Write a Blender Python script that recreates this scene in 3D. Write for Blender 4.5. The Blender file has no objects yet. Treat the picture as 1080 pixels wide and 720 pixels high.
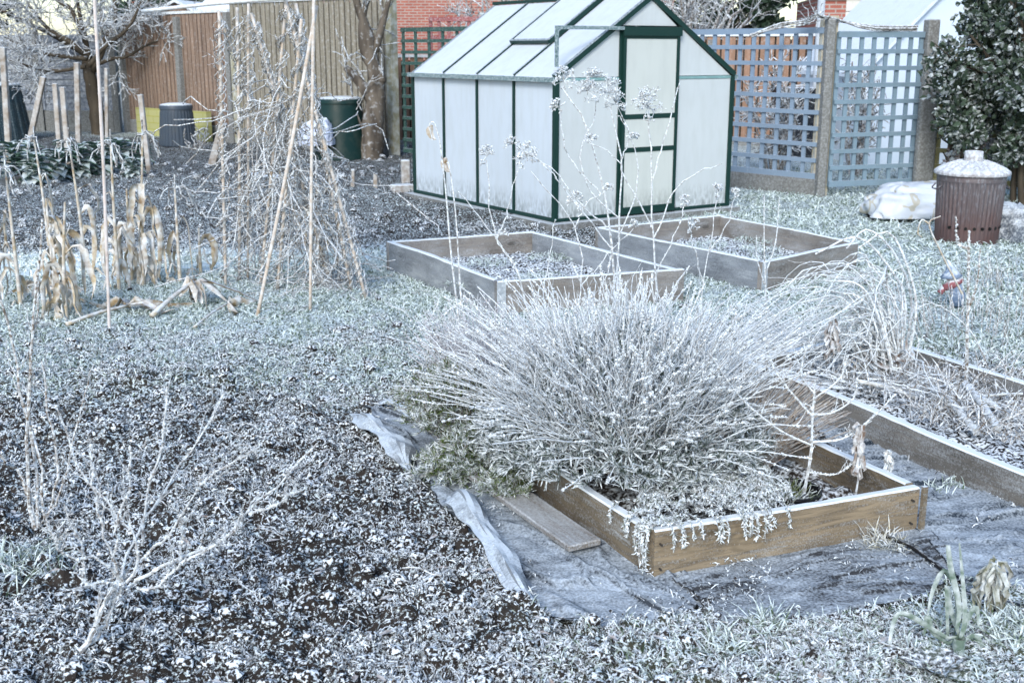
import bpy, math, random
import numpy as np
from mathutils import Matrix, Vector
rad = math.radians
rng = np.random.default_rng(7)
random.seed(7)
scn = bpy.context.scene
COL = scn.collection

# ---------------------------------------------------------------- camera, sky, sun, exposure
EYE, FOC = 1.55, 1210.0
PITCH = math.atan(308 / FOC)
cam = bpy.data.cameras.new('camera')
cam.sensor_width = 36.0
cam.lens = FOC / 1080 * 36
cam.clip_start, cam.clip_end = 0.05, 2000
cam.dof.use_dof = True
cam.dof.focus_distance = 4.3
cam.dof.aperture_fstop = 7.0
co = bpy.data.objects.new('camera', cam)
COL.objects.link(co)
co.location = (0, 0, EYE)
co.rotation_euler = (math.pi / 2 - PITCH, 0, 0)
scn.camera = co

SUN_EL, SUN_DX, SUN_DY = rad(32), -0.25, -0.95
wd = bpy.data.worlds.new('World')
scn.world = wd
wd.use_nodes = True
wn = wd.node_tree.nodes
sky = wn.new('ShaderNodeTexSky')
sky.sky_type = 'NISHITA'
sky.sun_disc = False
sky.sun_elevation = SUN_EL
sky.sun_rotation = math.atan2(SUN_DX, SUN_DY)
sky.air_density = 1.0
sky.dust_density = 1.0
sky.ozone_density = 1.2
wn['Background'].inputs[1].default_value = 0.105
wd.node_tree.links.new(sky.outputs[0], wn['Background'].inputs[0])
sl = bpy.data.lights.new('sun', 'SUN')
sl.energy = 1.0
sl.angle = rad(18)
sl.color = (0.99, 0.98, 0.97)
so = bpy.data.objects.new('sun', sl)
COL.objects.link(so)
_h = math.hypot(SUN_DX, SUN_DY)
so.rotation_euler = Vector((SUN_DX / _h * math.cos(SUN_EL), SUN_DY / _h * math.cos(SUN_EL), math.sin(SUN_EL))).to_track_quat('Z', 'Y').to_euler()
so.location = (0, 0, 20)
vs = scn.view_settings
vs.view_transform = 'Standard'
vs.look = 'None'
vs.gamma = 1
vs.use_curve_mapping = False
vs.exposure = 1.30
scn.cycles.max_bounces = 5
scn.cycles.diffuse_bounces = 3
scn.cycles.glossy_bounces = 2
scn.cycles.transparent_max_bounces = 4

# ---------------------------------------------------------------- where things stand: read off the picture as rays from the eye
def at(x, y, z=0.0, Y=None):
    u = (x - 540) / FOC
    v = (360 - y) / FOC
    d = np.array([u, math.cos(PITCH) + v * math.sin(PITCH), -math.sin(PITCH) + v * math.cos(PITCH)])
    t = (Y / d[1]) if Y is not None else (z - EYE) / d[2]
    return d * t + np.array([0, 0, EYE])

def unit(a):
    return a / np.maximum(np.linalg.norm(a, axis=-1, keepdims=True), 1e-9)

# ---------------------------------------------------------------- numpy noise
def _hash(ix, iy, s=0):
    h = (ix.astype(np.int64) * 374761393 + iy.astype(np.int64) * 668265263 + s * 1442695041) & 0xFFFFFFFF
    h = ((h ^ (h >> 13)) * 1274126177) & 0xFFFFFFFF
    return ((h ^ (h >> 16)) & 0xFFFFFF) / float(0xFFFFFF)

def vnoise(x, y, s=0):
    ix, iy = np.floor(x), np.floor(y)
    fx, fy = x - ix, y - iy
    fx = fx * fx * (3 - 2 * fx)
    fy = fy * fy * (3 - 2 * fy)
    a, b = _hash(ix, iy, s), _hash(ix + 1, iy, s)
    c, d = _hash(ix, iy + 1, s), _hash(ix + 1, iy + 1, s)
    return (a + (b - a) * fx) * (1 - fy) + (c + (d - c) * fx) * fy

def fbm(x, y, o=4, s=0):
    r, a, t = 0, 1.0, 0
    for k in range(o):
        r = r + a * vnoise(x * 2 ** k + 17 * k, y * 2 ** k - 9 * k, s + k)
        t += a
        a *= .5
    return r / t

def worley(x, y, s=0):
    ix, iy = np.floor(x), np.floor(y)
    best = np.full(x.shape, 9.0)
    for dx in (-1, 0, 1):
        for dy in (-1, 0, 1):
            cx = ix + dx + _hash(ix + dx, iy + dy, s)
            cy = iy + dy + _hash(ix + dx, iy + dy, s + 5)
            best = np.minimum(best, (cx - x) ** 2 + (cy - y) ** 2)
    return np.sqrt(best)

def in_poly(x, y, poly):
    r = np.zeros(x.shape, bool)
    n = len(poly)
    for i in range(n):
        x0, y0 = poly[i][:2]
        x1, y1 = poly[(i + 1) % n][:2]
        c = ((y0 > y) != (y1 > y))
        with np.errstate(divide='ignore', invalid='ignore'):
            r ^= c & (x < (x1 - x0) * (y - y0) / ((y1 - y0) if y1 != y0 else 1e-9) + x0)
    return r

# ---------------------------------------------------------------- mesh collector
class MB:
    def __init__(s):
        s.v, s.l, s.t, s.n = [], [], [], 0
    def add(s, v, f):
        """v (n,3); f (m,k) indices"""
        v = np.asarray(v, float).reshape(-1, 3)
        f = np.asarray(f, np.int64)
        if not len(v) or not len(f):
            return s
        s.v.append(v)
        s.l.append((f + s.n).ravel())
        s.t.append(np.full(len(f), f.shape[1]))
        s.n += len(v)
        return s
    def tubes(s, P, R, n=4, cap=False):
        P = np.asarray(P, float)
        if P.ndim == 2:
            P = P[None]
        N, K = P.shape[:2]
        R = np.broadcast_to(np.asarray(R, float), (N, K))
        T = unit(np.gradient(P, axis=1))
        ref = unit(np.cross(T[:, 0] + T[:, -1], rng.normal(size=(N, 3))))[:, None, :]
        A = unit(ref - T * (ref * T).sum(-1, keepdims=True))
        B = np.cross(T, A)
        a = np.arange(n) * 2 * np.pi / n
        V = P[:, :, None] + R[:, :, None, None] * (A[:, :, None] * np.cos(a)[:, None] + B[:, :, None] * np.sin(a)[:, None])
        i = np.arange(N)[:, None, None] * K * n + np.arange(K - 1)[:, None] * n
        j = np.arange(n)
        j2 = (j + 1) % n
        F = np.stack([i + j, i + j2, i + n + j2, i + n + j], -1).reshape(-1, 4)
        s.add(V.reshape(-1, 3), F)
        if cap:
            base = s.n - N * K * n
            for e in (0, K - 1):
                f = np.arange(N)[:, None] * K * n + e * n + (j[::-1] if e == 0 else j)
                s.l.append((f + base).ravel())
                s.t.append(np.full(N, n))
        return s
    def ribbons(s, P, W, hint=None, fold=0.0):
        P = np.asarray(P, float)
        if P.ndim == 2:
            P = P[None]
        N, K = P.shape[:2]
        W = np.broadcast_to(np.asarray(W, float), (N, K))
        T = unit(np.gradient(P, axis=1))
        if hint is None:
            hint = rng.normal(size=(N, 1, 3))
        S = unit(np.cross(T, hint))
        U = np.cross(S, T)
        if fold:
            V = np.stack([P - S * W[..., None] + U * W[..., None] * fold, P, P + S * W[..., None] + U * W[..., None] * fold], 2)
            m = 3
        else:
            V = np.stack([P - S * W[..., None], P + S * W[..., None]], 2)
            m = 2
        i = np.arange(N)[:, None, None] * K * m + np.arange(K - 1)[:, None] * m
        j = np.arange(m - 1)
        F = np.stack([i + j, i + j + 1, i + m + j + 1, i + m + j], -1).reshape(-1, 4)
        return s.add(V.reshape(-1, 3), F)
    def lumps(s, C, S, tpl, jit=.2):
        C = np.asarray(C, float)
        N = len(C)
        V0, F0 = tpl
        S = np.asarray(S, float)
        if S.ndim == 1:
            S = np.repeat(S[:, None], 3, 1)
        q = rng.normal(size=(N, 3, 3))
        q[:, 0] = unit(q[:, 0])
        q[:, 1] = unit(q[:, 1] - q[:, 0] * (q[:, 0] * q[:, 1]).sum(-1, keepdims=True))
        q[:, 2] = np.cross(q[:, 0], q[:, 1])
        V = np.einsum('vi,nij->nvj', V0, q) * (1 + jit * rng.normal(size=(N, len(V0), 1)))
        V = V * S[:, None] + C[:, None]
        F = F0[None] + (np.arange(N) * len(V0))[:, None, None]
        return s.add(V.reshape(-1, 3), F.reshape(-1, F0.shape[1]))
    def box(s, x0, x1, y0, y1, z0, z1):
        v = [(x, y, z) for z in (z0, z1) for y in (y0, y1) for x in (x0, x1)]
        return s.add(v, [(0, 2, 3, 1), (4, 5, 7, 6), (0, 1, 5, 4), (2, 6, 7, 3), (0, 4, 6, 2), (1, 3, 7, 5)])
    def bar(s, a, b, w, d, up=(0, 0, 1)):
        """box beam from a to b, w wide (sideways), d deep (along up)"""
        a, b, up = (np.asarray(q, float) for q in (a, b, up))
        t = unit(b - a)
        sd = unit(np.cross(t, up))
        u = np.cross(sd, t)
        v = [p + sd * sx * w / 2 + u * su * d / 2 for p in (a, b) for sx, su in ((-1, -1), (1, -1), (1, 1), (-1, 1))]
        return s.add(v, [(0, 1, 2, 3), (7, 6, 5, 4), (0, 4, 5, 1), (1, 5, 6, 2), (2, 6, 7, 3), (3, 7, 4, 0)])
    def prism(s, poly, off):
        """flat polygon poly (n,3) given thickness off (3,)"""
        p = np.asarray(poly, float)
        n = len(p)
        s.add(np.vstack([p, p + off]), [list(range(n))])
        base = s.n - 2 * n
        s.l.append(np.arange(2 * n - 1, n - 1, -1) + base)
        s.t.append(np.array([n]))
        for i in range(n):
            j = (i + 1) % n
            s.l.append(np.array([i, i + n, j + n, j]) + base)
            s.t.append(np.array([4]))
        return s
    def lathe(s, prof, n=32, c=(0, 0, 0), wave=None):
        a = np.arange(n) * 2 * np.pi / n
        V = []
        for k, (r, z) in enumerate(prof):
            rr = r * (1 + (wave(a, k) if wave else 0))
            V.append(np.stack([rr * np.cos(a) + c[0], rr * np.sin(a) + c[1], np.full(n, z + c[2])], -1))
        j = np.arange(n)
        j2 = (j + 1) % n
        F = np.vstack([np.stack([k * n + j, k * n + j2, (k + 1) * n + j2, (k + 1) * n + j], -1) for k in range(len(prof) - 1)])
        return s.add(np.vstack(V), F)
    def build(s, name, m, parent=None, smooth=False, loc=None, rz=0.0):
        me = bpy.data.meshes.new(name)
        if s.v:
            v = np.vstack(s.v)
            l = np.concatenate(s.l)
            t = np.concatenate(s.t)
            me.vertices.add(len(v))
            me.vertices.foreach_set('co', v.ravel())
            me.loops.add(len(l))
            me.loops.foreach_set('vertex_index', l.astype(np.int32))
            me.polygons.add(len(t))
            me.polygons.foreach_set('loop_start', np.concatenate([[0], np.cumsum(t)[:-1]]).astype(np.int32))
            me.polygons.foreach_set('loop_total', t.astype(np.int32))
            me.update(calc_edges=True)
            me.polygons.foreach_set('use_smooth', np.full(len(t), bool(smooth)))
        me.materials.append(m)
        o = bpy.data.objects.new(name, me)
        COL.objects.link(o)
        if parent is not None:
            o.parent = parent
        if loc is not None:
            o.location = loc
        o.rotation_euler.z = rz
        return o

def empty(name, loc=(0, 0, 0), rz=0.0):
    o = bpy.data.objects.new(name, None)
    COL.objects.link(o)
    o.location = loc
    o.rotation_euler.z = rz
    o.empty_display_size = .1
    return o

def tag(o, label=None, cat=None, group=None, kind=None):
    if label: o['label'] = label
    if cat: o['category'] = cat
    if group: o['group'] = group
    if kind: o['kind'] = kind
    return o

def ico(sub=0):
    import bmesh
    bm = bmesh.new()
    bmesh.ops.create_icosphere(bm, subdivisions=sub + 1, radius=1)
    v = np.array([q.co[:] for q in bm.verts])
    f = np.array([[q.index for q in p.verts] for p in bm.faces])
    bm.free()
    return v, f
ICO0, ICO1 = ico(0), ico(1)
OCT = (np.array([(1, 0, 0), (-1, 0, 0), (0, 1, 0), (0, -1, 0), (0, 0, 1), (0, 0, -1)], float),
       np.array([(0, 2, 4), (2, 1, 4), (1, 3, 4), (3, 0, 4), (2, 0, 5), (1, 2, 5), (3, 1, 5), (0, 3, 5)]))

# ---------------------------------------------------------------- curves for plants
def bez(a, b, c, K):
    t = np.linspace(0, 1, K)[None, :, None]
    a, b, c = (np.asarray(q, float).reshape(-1, 1, 3) for q in (a, b, c))
    return a * (1 - t) ** 2 + 2 * b * t * (1 - t) + c * t * t

def smooth_path(pts, K=12):
    """Catmull-Rom through the points"""
    p = np.asarray(pts, float)
    if len(p) == 2:
        t = np.linspace(0, 1, K)[:, None]
        return p[0] * (1 - t) + p[1] * t
    q = np.vstack([2 * p[0] - p[1], p, 2 * p[-1] - p[-2]])
    ts = np.linspace(0, len(p) - 1 - 1e-6, K)
    out = []
    for t in ts:
        i = int(t)
        f = t - i
        a, b, c, d = q[i:i + 4]
        out.append(.5 * ((2 * b) + (c - a) * f + (2 * a - 5 * b + 4 * c - d) * f * f + (3 * b - a - 3 * c + d) * f ** 3))
    return np.array(out)

def spawn(P, R, n, L, spread=1.0, up=0.2, K=4, rr=.6, t0=.25, wob=.2, Lr=.4, t1=1.0, keep=.8):
    """n children per parent path: returns paths and radii"""
    N, K0 = P.shape[:2]
    idx = np.repeat(np.arange(N), n)
    M = len(idx)
    t = (t0 + (t1 - t0) * rng.random(M)) * (K0 - 1)
    i = np.minimum(t.astype(int), K0 - 2)
    f = (t - i)[:, None]
    p = P[idx, i] * (1 - f) + P[idx, i + 1] * f
    d = unit(P[idx, i + 1] - P[idx, i])
    r = (R[idx, i] * (1 - f[:, 0]) + R[idx, i + 1] * f[:, 0]) * rr
    d = unit(d * keep + spread * unit(rng.normal(size=(M, 3))) + np.array([0, 0, up]))
    ln = L * (1 + Lr * (rng.random(M) * 2 - 1)) * (1.15 - .5 * t / (K0 - 1))
    out = [p]
    for k in range(K - 1):
        d = unit(d + wob * rng.normal(size=(M, 3)) + np.array([0, 0, up * .12]))
        p = p + d * (ln / (K - 1))[:, None]
        out.append(p)
    Q = np.stack(out, 1)
    RR = r[:, None] * np.linspace(1, .45, K)[None]
    return Q, RR

# ---------------------------------------------------------------- materials
FROST = (0.79, 0.86, 0.90, 1)
def c4(c):
    return (c[0], c[1], c[2], 1)

class NT:
    def __init__(s, name, rough=.8):
        s.m = bpy.data.materials.new(name)
        s.m.use_nodes = True
        s.t = s.m.node_tree
        s.b = s.t.nodes['Principled BSDF']
        s.b.inputs['Roughness'].default_value = rough
        s.b.inputs['Specular IOR Level'].default_value = .25
        s.co = s.t.nodes.new('ShaderNodeTexCoord')
    def new(s, kind, **kw):
        n = s.t.nodes.new(kind)
        for k, v in kw.items():
            setattr(n, k, v)
        return n
    def lk(s, a, b):
        s.t.links.new(a, b)
    def noise(s, scale, detail=3, stretch=None, rough=.55, dist=0.0, out='Fac', coord='Object'):
        n = s.new('ShaderNodeTexNoise')
        n.inputs['Scale'].default_value = scale
        n.inputs['Detail'].default_value = detail
        n.inputs['Roughness'].default_value = rough
        n.inputs['Distortion'].default_value = dist
        src = s.co.outputs[coord]
        if stretch:
            mp = s.new('ShaderNodeMapping')
            mp.inputs['Scale'].default_value = stretch
            s.lk(src, mp.inputs[0])
            src = mp.outputs[0]
        s.lk(src, n.inputs['Vector'])
        return n.outputs[out]
    def math(s, op, a, b=None, clamp=False):
        n = s.new('ShaderNodeMath', operation=op, use_clamp=clamp)
        for i, q in enumerate((a, b)):
            if q is None:
                continue
            if isinstance(q, (int, float)):
                n.inputs[i].default_value = q
            else:
                s.lk(q, n.inputs[i])
        return n.outputs[0]
    def rng(s, v, a, b, c=0.0, d=1.0):
        n = s.new('ShaderNodeMapRange', clamp=True)
        s.lk(v, n.inputs[0])
        for i, q in enumerate((a, b, c, d)):
            n.inputs[i + 1].default_value = q
        return n.outputs[0]
    def mix(s, f, a, b):
        n = s.new('ShaderNodeMix', data_type='RGBA')
        if isinstance(f, (int, float)):
            n.inputs[0].default_value = f
        else:
            s.lk(f, n.inputs[0])
        for i, q in ((6, a), (7, b)):
            if isinstance(q, tuple):
                n.inputs[i].default_value = q if len(q) == 4 else c4(q)
            else:
                s.lk(q, n.inputs[i])
        return n.outputs[2]
    def nz(s):
        g = s.new('ShaderNodeNewGeometry')
        x = s.new('ShaderNodeSeparateXYZ')
        s.lk(g.outputs['Normal'], x.inputs[0])
        return x.outputs[2]
    def bump(s, h, strength=.3, dist=.01):
        n = s.new('ShaderNodeBump')
        n.inputs['Strength'].default_value = strength
        n.inputs['Distance'].default_value = dist
        s.lk(h, n.inputs['Height'])
        s.lk(n.outputs[0], s.b.inputs['Normal'])
    def col(s, c):
        s.lk(c, s.b.inputs['Base Color'])
        return s.m

_mats = {}
def frosted(name, c1, c2, frost=.4, up=.5, fs=60, contrast=3.0, cs=9, stretch=None, rough=.8, bumps=0.0, fcol=FROST):
    """a two-tone base colour under rime: the rime sits on faces that look up and in noise patches"""
    if name in _mats:
        return _mats[name]
    n = NT(name, rough)
    base = n.mix(n.rng(n.noise(cs, 3, stretch), .35, .65), c1, c2)
    fn = n.noise(fs, 3)
    k = n.math('MULTIPLY', n.math('SUBTRACT', fn, .5), contrast)
    k = n.math('ADD', k, frost)
    k = n.math('ADD', k, n.math('MULTIPLY', n.nz(), up), True)
    m = n.col(n.mix(k, base, fcol))
    if bumps:
        n.bump(fn, bumps, .01)
    _mats[name] = m
    return m

def wood(name, c1, c2, frost=.0, top=1.2, knots=True, grain=(2, 26, 26), fs=160, dark=.5, rough=.8, soilz=None):
    n = NT(name, rough)
    g = n.noise(3.0, 6, grain, .65, .6)
    base = n.mix(n.rng(g, .40, .60), c1, tuple(q * .72 for q in c2))
    g2 = n.noise(1.3, 2, (1, 2, 5), .5)
    base = n.mix(n.rng(g2, .45, .7, 0, .6), base, tuple(q * dark for q in c1))
    if knots:
        v = n.new('ShaderNodeTexVoronoi')
        mp = n.new('ShaderNodeMapping')
        mp.inputs['Scale'].default_value = (3.1, 1.5, 7.0)
        n.lk(n.co.outputs['Object'], mp.inputs[0])
        n.lk(mp.outputs[0], v.inputs['Vector'])
        v.inputs['Scale'].default_value = 1.0
        w = n.math('SINE', n.math('MULTIPLY', n.math('POWER', v.outputs['Distance'], .6), 55.0))
        ring = n.math('MULTIPLY', n.rng(w, -.4, .9), n.rng(v.outputs['Distance'], .5, .2))
        base = n.mix(n.math('MULTIPLY', ring, .5), base, tuple(q * .3 for q in c1))
        base = n.mix(n.rng(v.outputs['Distance'], .16, .09, 0, .85), base, tuple(q * .3 for q in c1))
    fn = n.noise(fs, 4, None, .7)
    fb = n.noise(4, 4, (1, 3, 3))
    k = n.math('ADD', n.math('MULTIPLY', n.math('SUBTRACT', fn, .5), 1.0), n.math('ADD', n.math('MULTIPLY', n.math('SUBTRACT', g, .5), .9), frost))
    k = n.math('ADD', k, n.math('MULTIPLY', n.math('SUBTRACT', fb, .5), .7))
    k = n.math('ADD', k, n.rng(n.nz(), .3, .8, 0, top), True)
    m = n.col(n.mix(k, base, FROST))
    n.bump(g, .35, .004)
    return m

M = {}
M['stem'] = frosted('rimed_stem', (.20, .15, .105), (.10, .075, .05), .45, .35, 90, 3.2)
M['white_stem'] = frosted('thickly_rimed_stem', (.26, .23, .19), (.14, .12, .10), .66, .38, 80, 2.6)
M['lav_leaf'] = frosted('rimed_lavender_leaf', (.07, .10, .08), (.04, .06, .045), .42, .4, 50, 4.0)
M['green_leaf'] = frosted('rimed_green_leaf', (.13, .16, .045), (.07, .10, .03), .32, .3, 30, 3.0)
M['santolina'] = frosted('rimed_feathery_leaf', (.10, .14, .03), (.05, .085, .02), .28, .3, 30, 4.5)
M['thyme'] = frosted('rimed_creeping_leaf', (.08, .11, .05), (.04, .06, .03), .66, .5, 60, 3.2)
M['straw'] = frosted('dry_straw', (.40, .30, .17), (.22, .15, .08), .3, .3, 25, 2.2, 12)
M['straw_pale'] = frosted('pale_dry_husk', (.50, .42, .28), (.28, .20, .12), .32, .35, 18, 2.4, 20)
M['brown_twig'] = frosted('brown_twig', (.16, .12, .09), (.09, .07, .05), .35, .35, 30, 2.2)
M['twig_white'] = frosted('rimed_twig', (.16, .14, .12), (.09, .08, .07), .42, .4, 30, 2.6)
M['bark'] = frosted('bark', (.085, .07, .05), (.045, .037, .027), -.35, .5, 14, 2.2, 8, (1, 1, .25), bumps=.5)
M['bark_grey'] = frosted('grey_bark', (.17, .145, .115), (.06, .05, .04), -.12, .45, 14, 2.0, 8, (1, 1, .25), bumps=.6)
M['shrub_stem'] = frosted('rimed_grey_brown_twig', (.20, .165, .14), (.11, .09, .075), .55, .4, 70, 2.6)
M['bamboo'] = frosted('bamboo_cane', (.52, .40, .28), (.40, .30, .2), .34, .2, 30, 1.4, 12)
M['bamboo_white'] = frosted('rimed_bamboo_cane', (.5, .42, .34), (.4, .33, .26), .68, .2, 30, 1.2, 12)
M['stake'] = frosted('timber_stake', (.34, .29, .23), (.24, .20, .16), .22, .6, 10, 1.4, 8, (1, 1, .2))
M['conc'] = frosted('concrete', (.21, .215, .205), (.155, .158, .15), .05, .5, 45, .8, 20, bumps=.2)
M['conc_green'] = frosted('algae_stained_concrete', (.36, .34, .24), (.26, .25, .16), .12, .4, 12, 1.4, 5)
M['soil'] = frosted('rimed_soil', (.05, .037, .028), (.02, .016, .013), -.15, .5, 60, 5.0, 12)
M['brick_red'] = None

def paint(name, c, dirt=(.1, .1, .08), amt=.25, scale=6, rough=.5, frost=-.1, top=1.0, fs=60):
    n = NT(name, rough)
    base = n.mix(n.rng(n.noise(scale, 4), .5, .75, 0, amt), c, dirt)
    k = n.math('ADD', n.math('MULTIPLY', n.math('SUBTRACT', n.noise(fs, 3), .5), 1.6), frost)
    k = n.math('ADD', k, n.rng(n.nz(), .3, .9, 0, top), True)
    return n.col(n.mix(k, base, FROST))

# ---------------------------------------------------------------- outlines on the ground
def G(*pts):
    return [at(x, y)[:2] for x, y in pts]
BED_A = [(.428, 3.172), (1.344, 3.535), (.60, 5.20), (-.41, 4.80)]
BED_B = [(-.086, 6.785), (1.093, 7.154), (.167, 8.715), (-.917, 8.267)]
BED_C = [(1.648, 7.421), (2.505, 8.225), (1.751, 9.595), (.652, 8.908)]
BED_D = [(2.28, 2.6), (3.10, 3.0), (1.85, 5.72), (1.07, 5.2)]       # runs out of the frame at its near end
GH = [(.383, 10.228), (2.12, 11.354), (.68, 13.53), (-1.04, 12.40)]
SHEET1 = G((385, 432), (470, 440), (700, 560), (760, 640), (690, 668), (590, 668), (520, 600), (455, 520))
SHEET2 = G((680, 600), (970, 560), (1012, 600), (985, 630), (880, 655), (765, 660))
SHEET3 = G((820, 425), (870, 415), (1180, 560), (1180, 640), (1010, 612), (965, 560))
NOGO = [BED_A, BED_B, BED_C, BED_D, GH]

def grass_mask(x, y):
    n = fbm(x * 1.3, y * 1.3, 3, 3) - .5
    mid = np.clip((y - 5.1 + n * 1.6 + np.maximum(-x - 1.5, 0) * .25) / 1.6, 0, 1) * np.clip((9.25 - y + n * .3 + .10 * x) / .35, 0, 1)
    right = np.clip((x - 1.0 + n * .5) / .3, 0, 1) * np.clip((y - 5.6) / .4, 0, 1) * np.clip((14.5 - y) / .8, 0, 1)
    nearr = np.clip((x - 2.3) / .3, 0, 1)
    far = np.clip((y - 20.5) / 1.0, 0, 1) * .6 + .9 * np.clip((x - 3.2) / .3, 0, 1) * np.clip((y - 12) / 1, 0, 1)
    nr = .75 * np.clip(x * 1.2 + .1, 0, 1) * np.clip((3.15 - y + .25 * x + n * .3) / .3, 0, 1)
    return np.clip(np.maximum.reduce([mid, right, nearr, far, nr]), 0, 1)

def hgt(x, y, fine=True):
    g = grass_mask(x, y)
    h = (fbm(x * 1.1, y * 1.1, 3, 1) - .5) * .10 * (1 - .5 * g) + ((1 - worley(x * 4.3 + .3 * vnoise(x * 6, y * 6, 2), y * 4.3, 41)) - .5) * .035 * (1 - .8 * g)
    if fine:
        wx, wy = x + .05 * vnoise(x * 9, y * 9, 30), y + .05 * vnoise(x * 9 + 7, y * 9, 31)
        cl = (1 - worley(wx * 11, wy * 11, 11)) * .055 + (1 - worley(wx * 26 + 3, wy * 26, 12)) * .030
        cl = cl * (.35 + 1.1 * fbm(x * 2.3, y * 2.3, 2, 21))
        h = h + (cl - .035) * (1 - .8 * g)
        h = h + (fbm(x * 45, y * 45, 2, 8) - .5) * .012
    flat = np.zeros(x.shape, bool)
    for p in NOGO + [SHEET1, SHEET2, SHEET3]:
        flat |= in_poly(x, y, p)
    return np.where(flat, -.02, h)

# ground sheet out to the horizon: rings of growing size round the garden's near edge
def ground():
    r = np.concatenate([np.exp(np.linspace(math.log(1.2), math.log(32), 900)), [40, 60, 120, 400, 1200]])
    th = np.linspace(rad(-62), rad(62), 700)
    Rr, T = np.meshgrid(r, th, indexing='ij')
    x, y = Rr * np.sin(T), Rr * np.cos(T)
    z = hgt(x, y)
    z[r > 30] = -.05
    V = np.stack([x, y, z], -1).reshape(-1, 3)
    nr, nt = len(r), len(th)
    i = np.arange(nr - 1)[:, None] * nt + np.arange(nt - 1)
    F = np.stack([i, i + nt, i + nt + 1, i + 1], -1).reshape(-1, 4)[:, ::-1]
    # the half behind the eye
    b = MB().add(V, F)
    a = np.concatenate([[rad(62)], np.linspace(rad(70), rad(290), 24), [rad(298)]])
    rr = [1.2, 6, 30, 1200]
    W = np.array([(q * math.sin(t), q * math.cos(t), -.03) for q in rr for t in a])
    m = len(a)
    i = np.arange(3)[:, None] * m + np.arange(m - 1)
    b.add(W, np.stack([i, i + m, i + m + 1, i + 1], -1).reshape(-1, 4)[:, ::-1])
    c = [(1.2 * math.sin(t), 1.2 * math.cos(t), -.03) for t in np.linspace(0, 2 * math.pi, 24, endpoint=False)]
    b.add([(0, 0, -.04)] + c, [(0, (k + 1) % 24 + 1, k + 1) for k in range(24)])
    n = NT('garden_ground', .9)
    g = n.new('ShaderNodeAttribute', attribute_name='turf').outputs['Fac']
    fz = n.new('ShaderNodeAttribute', attribute_name='rime').outputs['Fac']
    soil = n.mix(n.rng(n.noise(14, 4), .35, .65), (.020, .017, .015), (.042, .034, .028))
    turf = n.mix(n.rng(n.noise(25, 3), .35, .65), (.05, .07, .04), (.09, .10, .06))
    base = n.mix(g, soil, turf)
    fn = n.noise(75, 5, None, .7)
    fn2 = n.noise(5, 3)
    k = n.math('MULTIPLY', n.math('SUBTRACT', fn, .5), 11.0)
    k = n.math('ADD', k, n.math('MULTIPLY', n.math('SUBTRACT', fn2, .5), 1.2))
    k = n.math('ADD', k, n.math('MULTIPLY', n.math('SUBTRACT', n.nz(), .85), 1.5))
    k = n.math('ADD', k, fz, True)
    mt = n.col(n.mix(k, base, (.72, .83, .85)))
    n.bump(n.noise(160, 3), .5, .006)
    o = b.build('ground', mt, smooth=True)
    tag(o, kind='structure')
    me = o.data
    co_ = np.zeros(len(me.vertices) * 3)
    me.vertices.foreach_get('co', co_)
    co_ = co_.reshape(-1, 3)
    x, y = co_[:, 0], co_[:, 1]
    gm = grass_mask(x, y)
    me.attributes.new('turf', 'FLOAT', 'POINT').data.foreach_set('value', gm)
    far = np.clip((y - 9.2) / .6, 0, 1)
    rm = -.35 + .75 * gm + .10 * far * (1 - gm) * (x < -1.2) - .28 * np.clip((y - 12.5 - np.maximum(0, -x - 1) * .3) / 2, 0, 1) * (1 - gm)
    rm = rm + .35 * np.clip((y - 3.6) / 1.5, 0, 1) * (1 - far) * (1 - gm) * .5
    strip = np.exp(-((y - (8.75 + .16 * (x + 1))) / .42) ** 2) * (x < .3)
    rm = rm + 2.0 * strip
    me.attributes.new('rime', 'FLOAT', 'POINT').data.foreach_set('value', rm)
ground()

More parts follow.
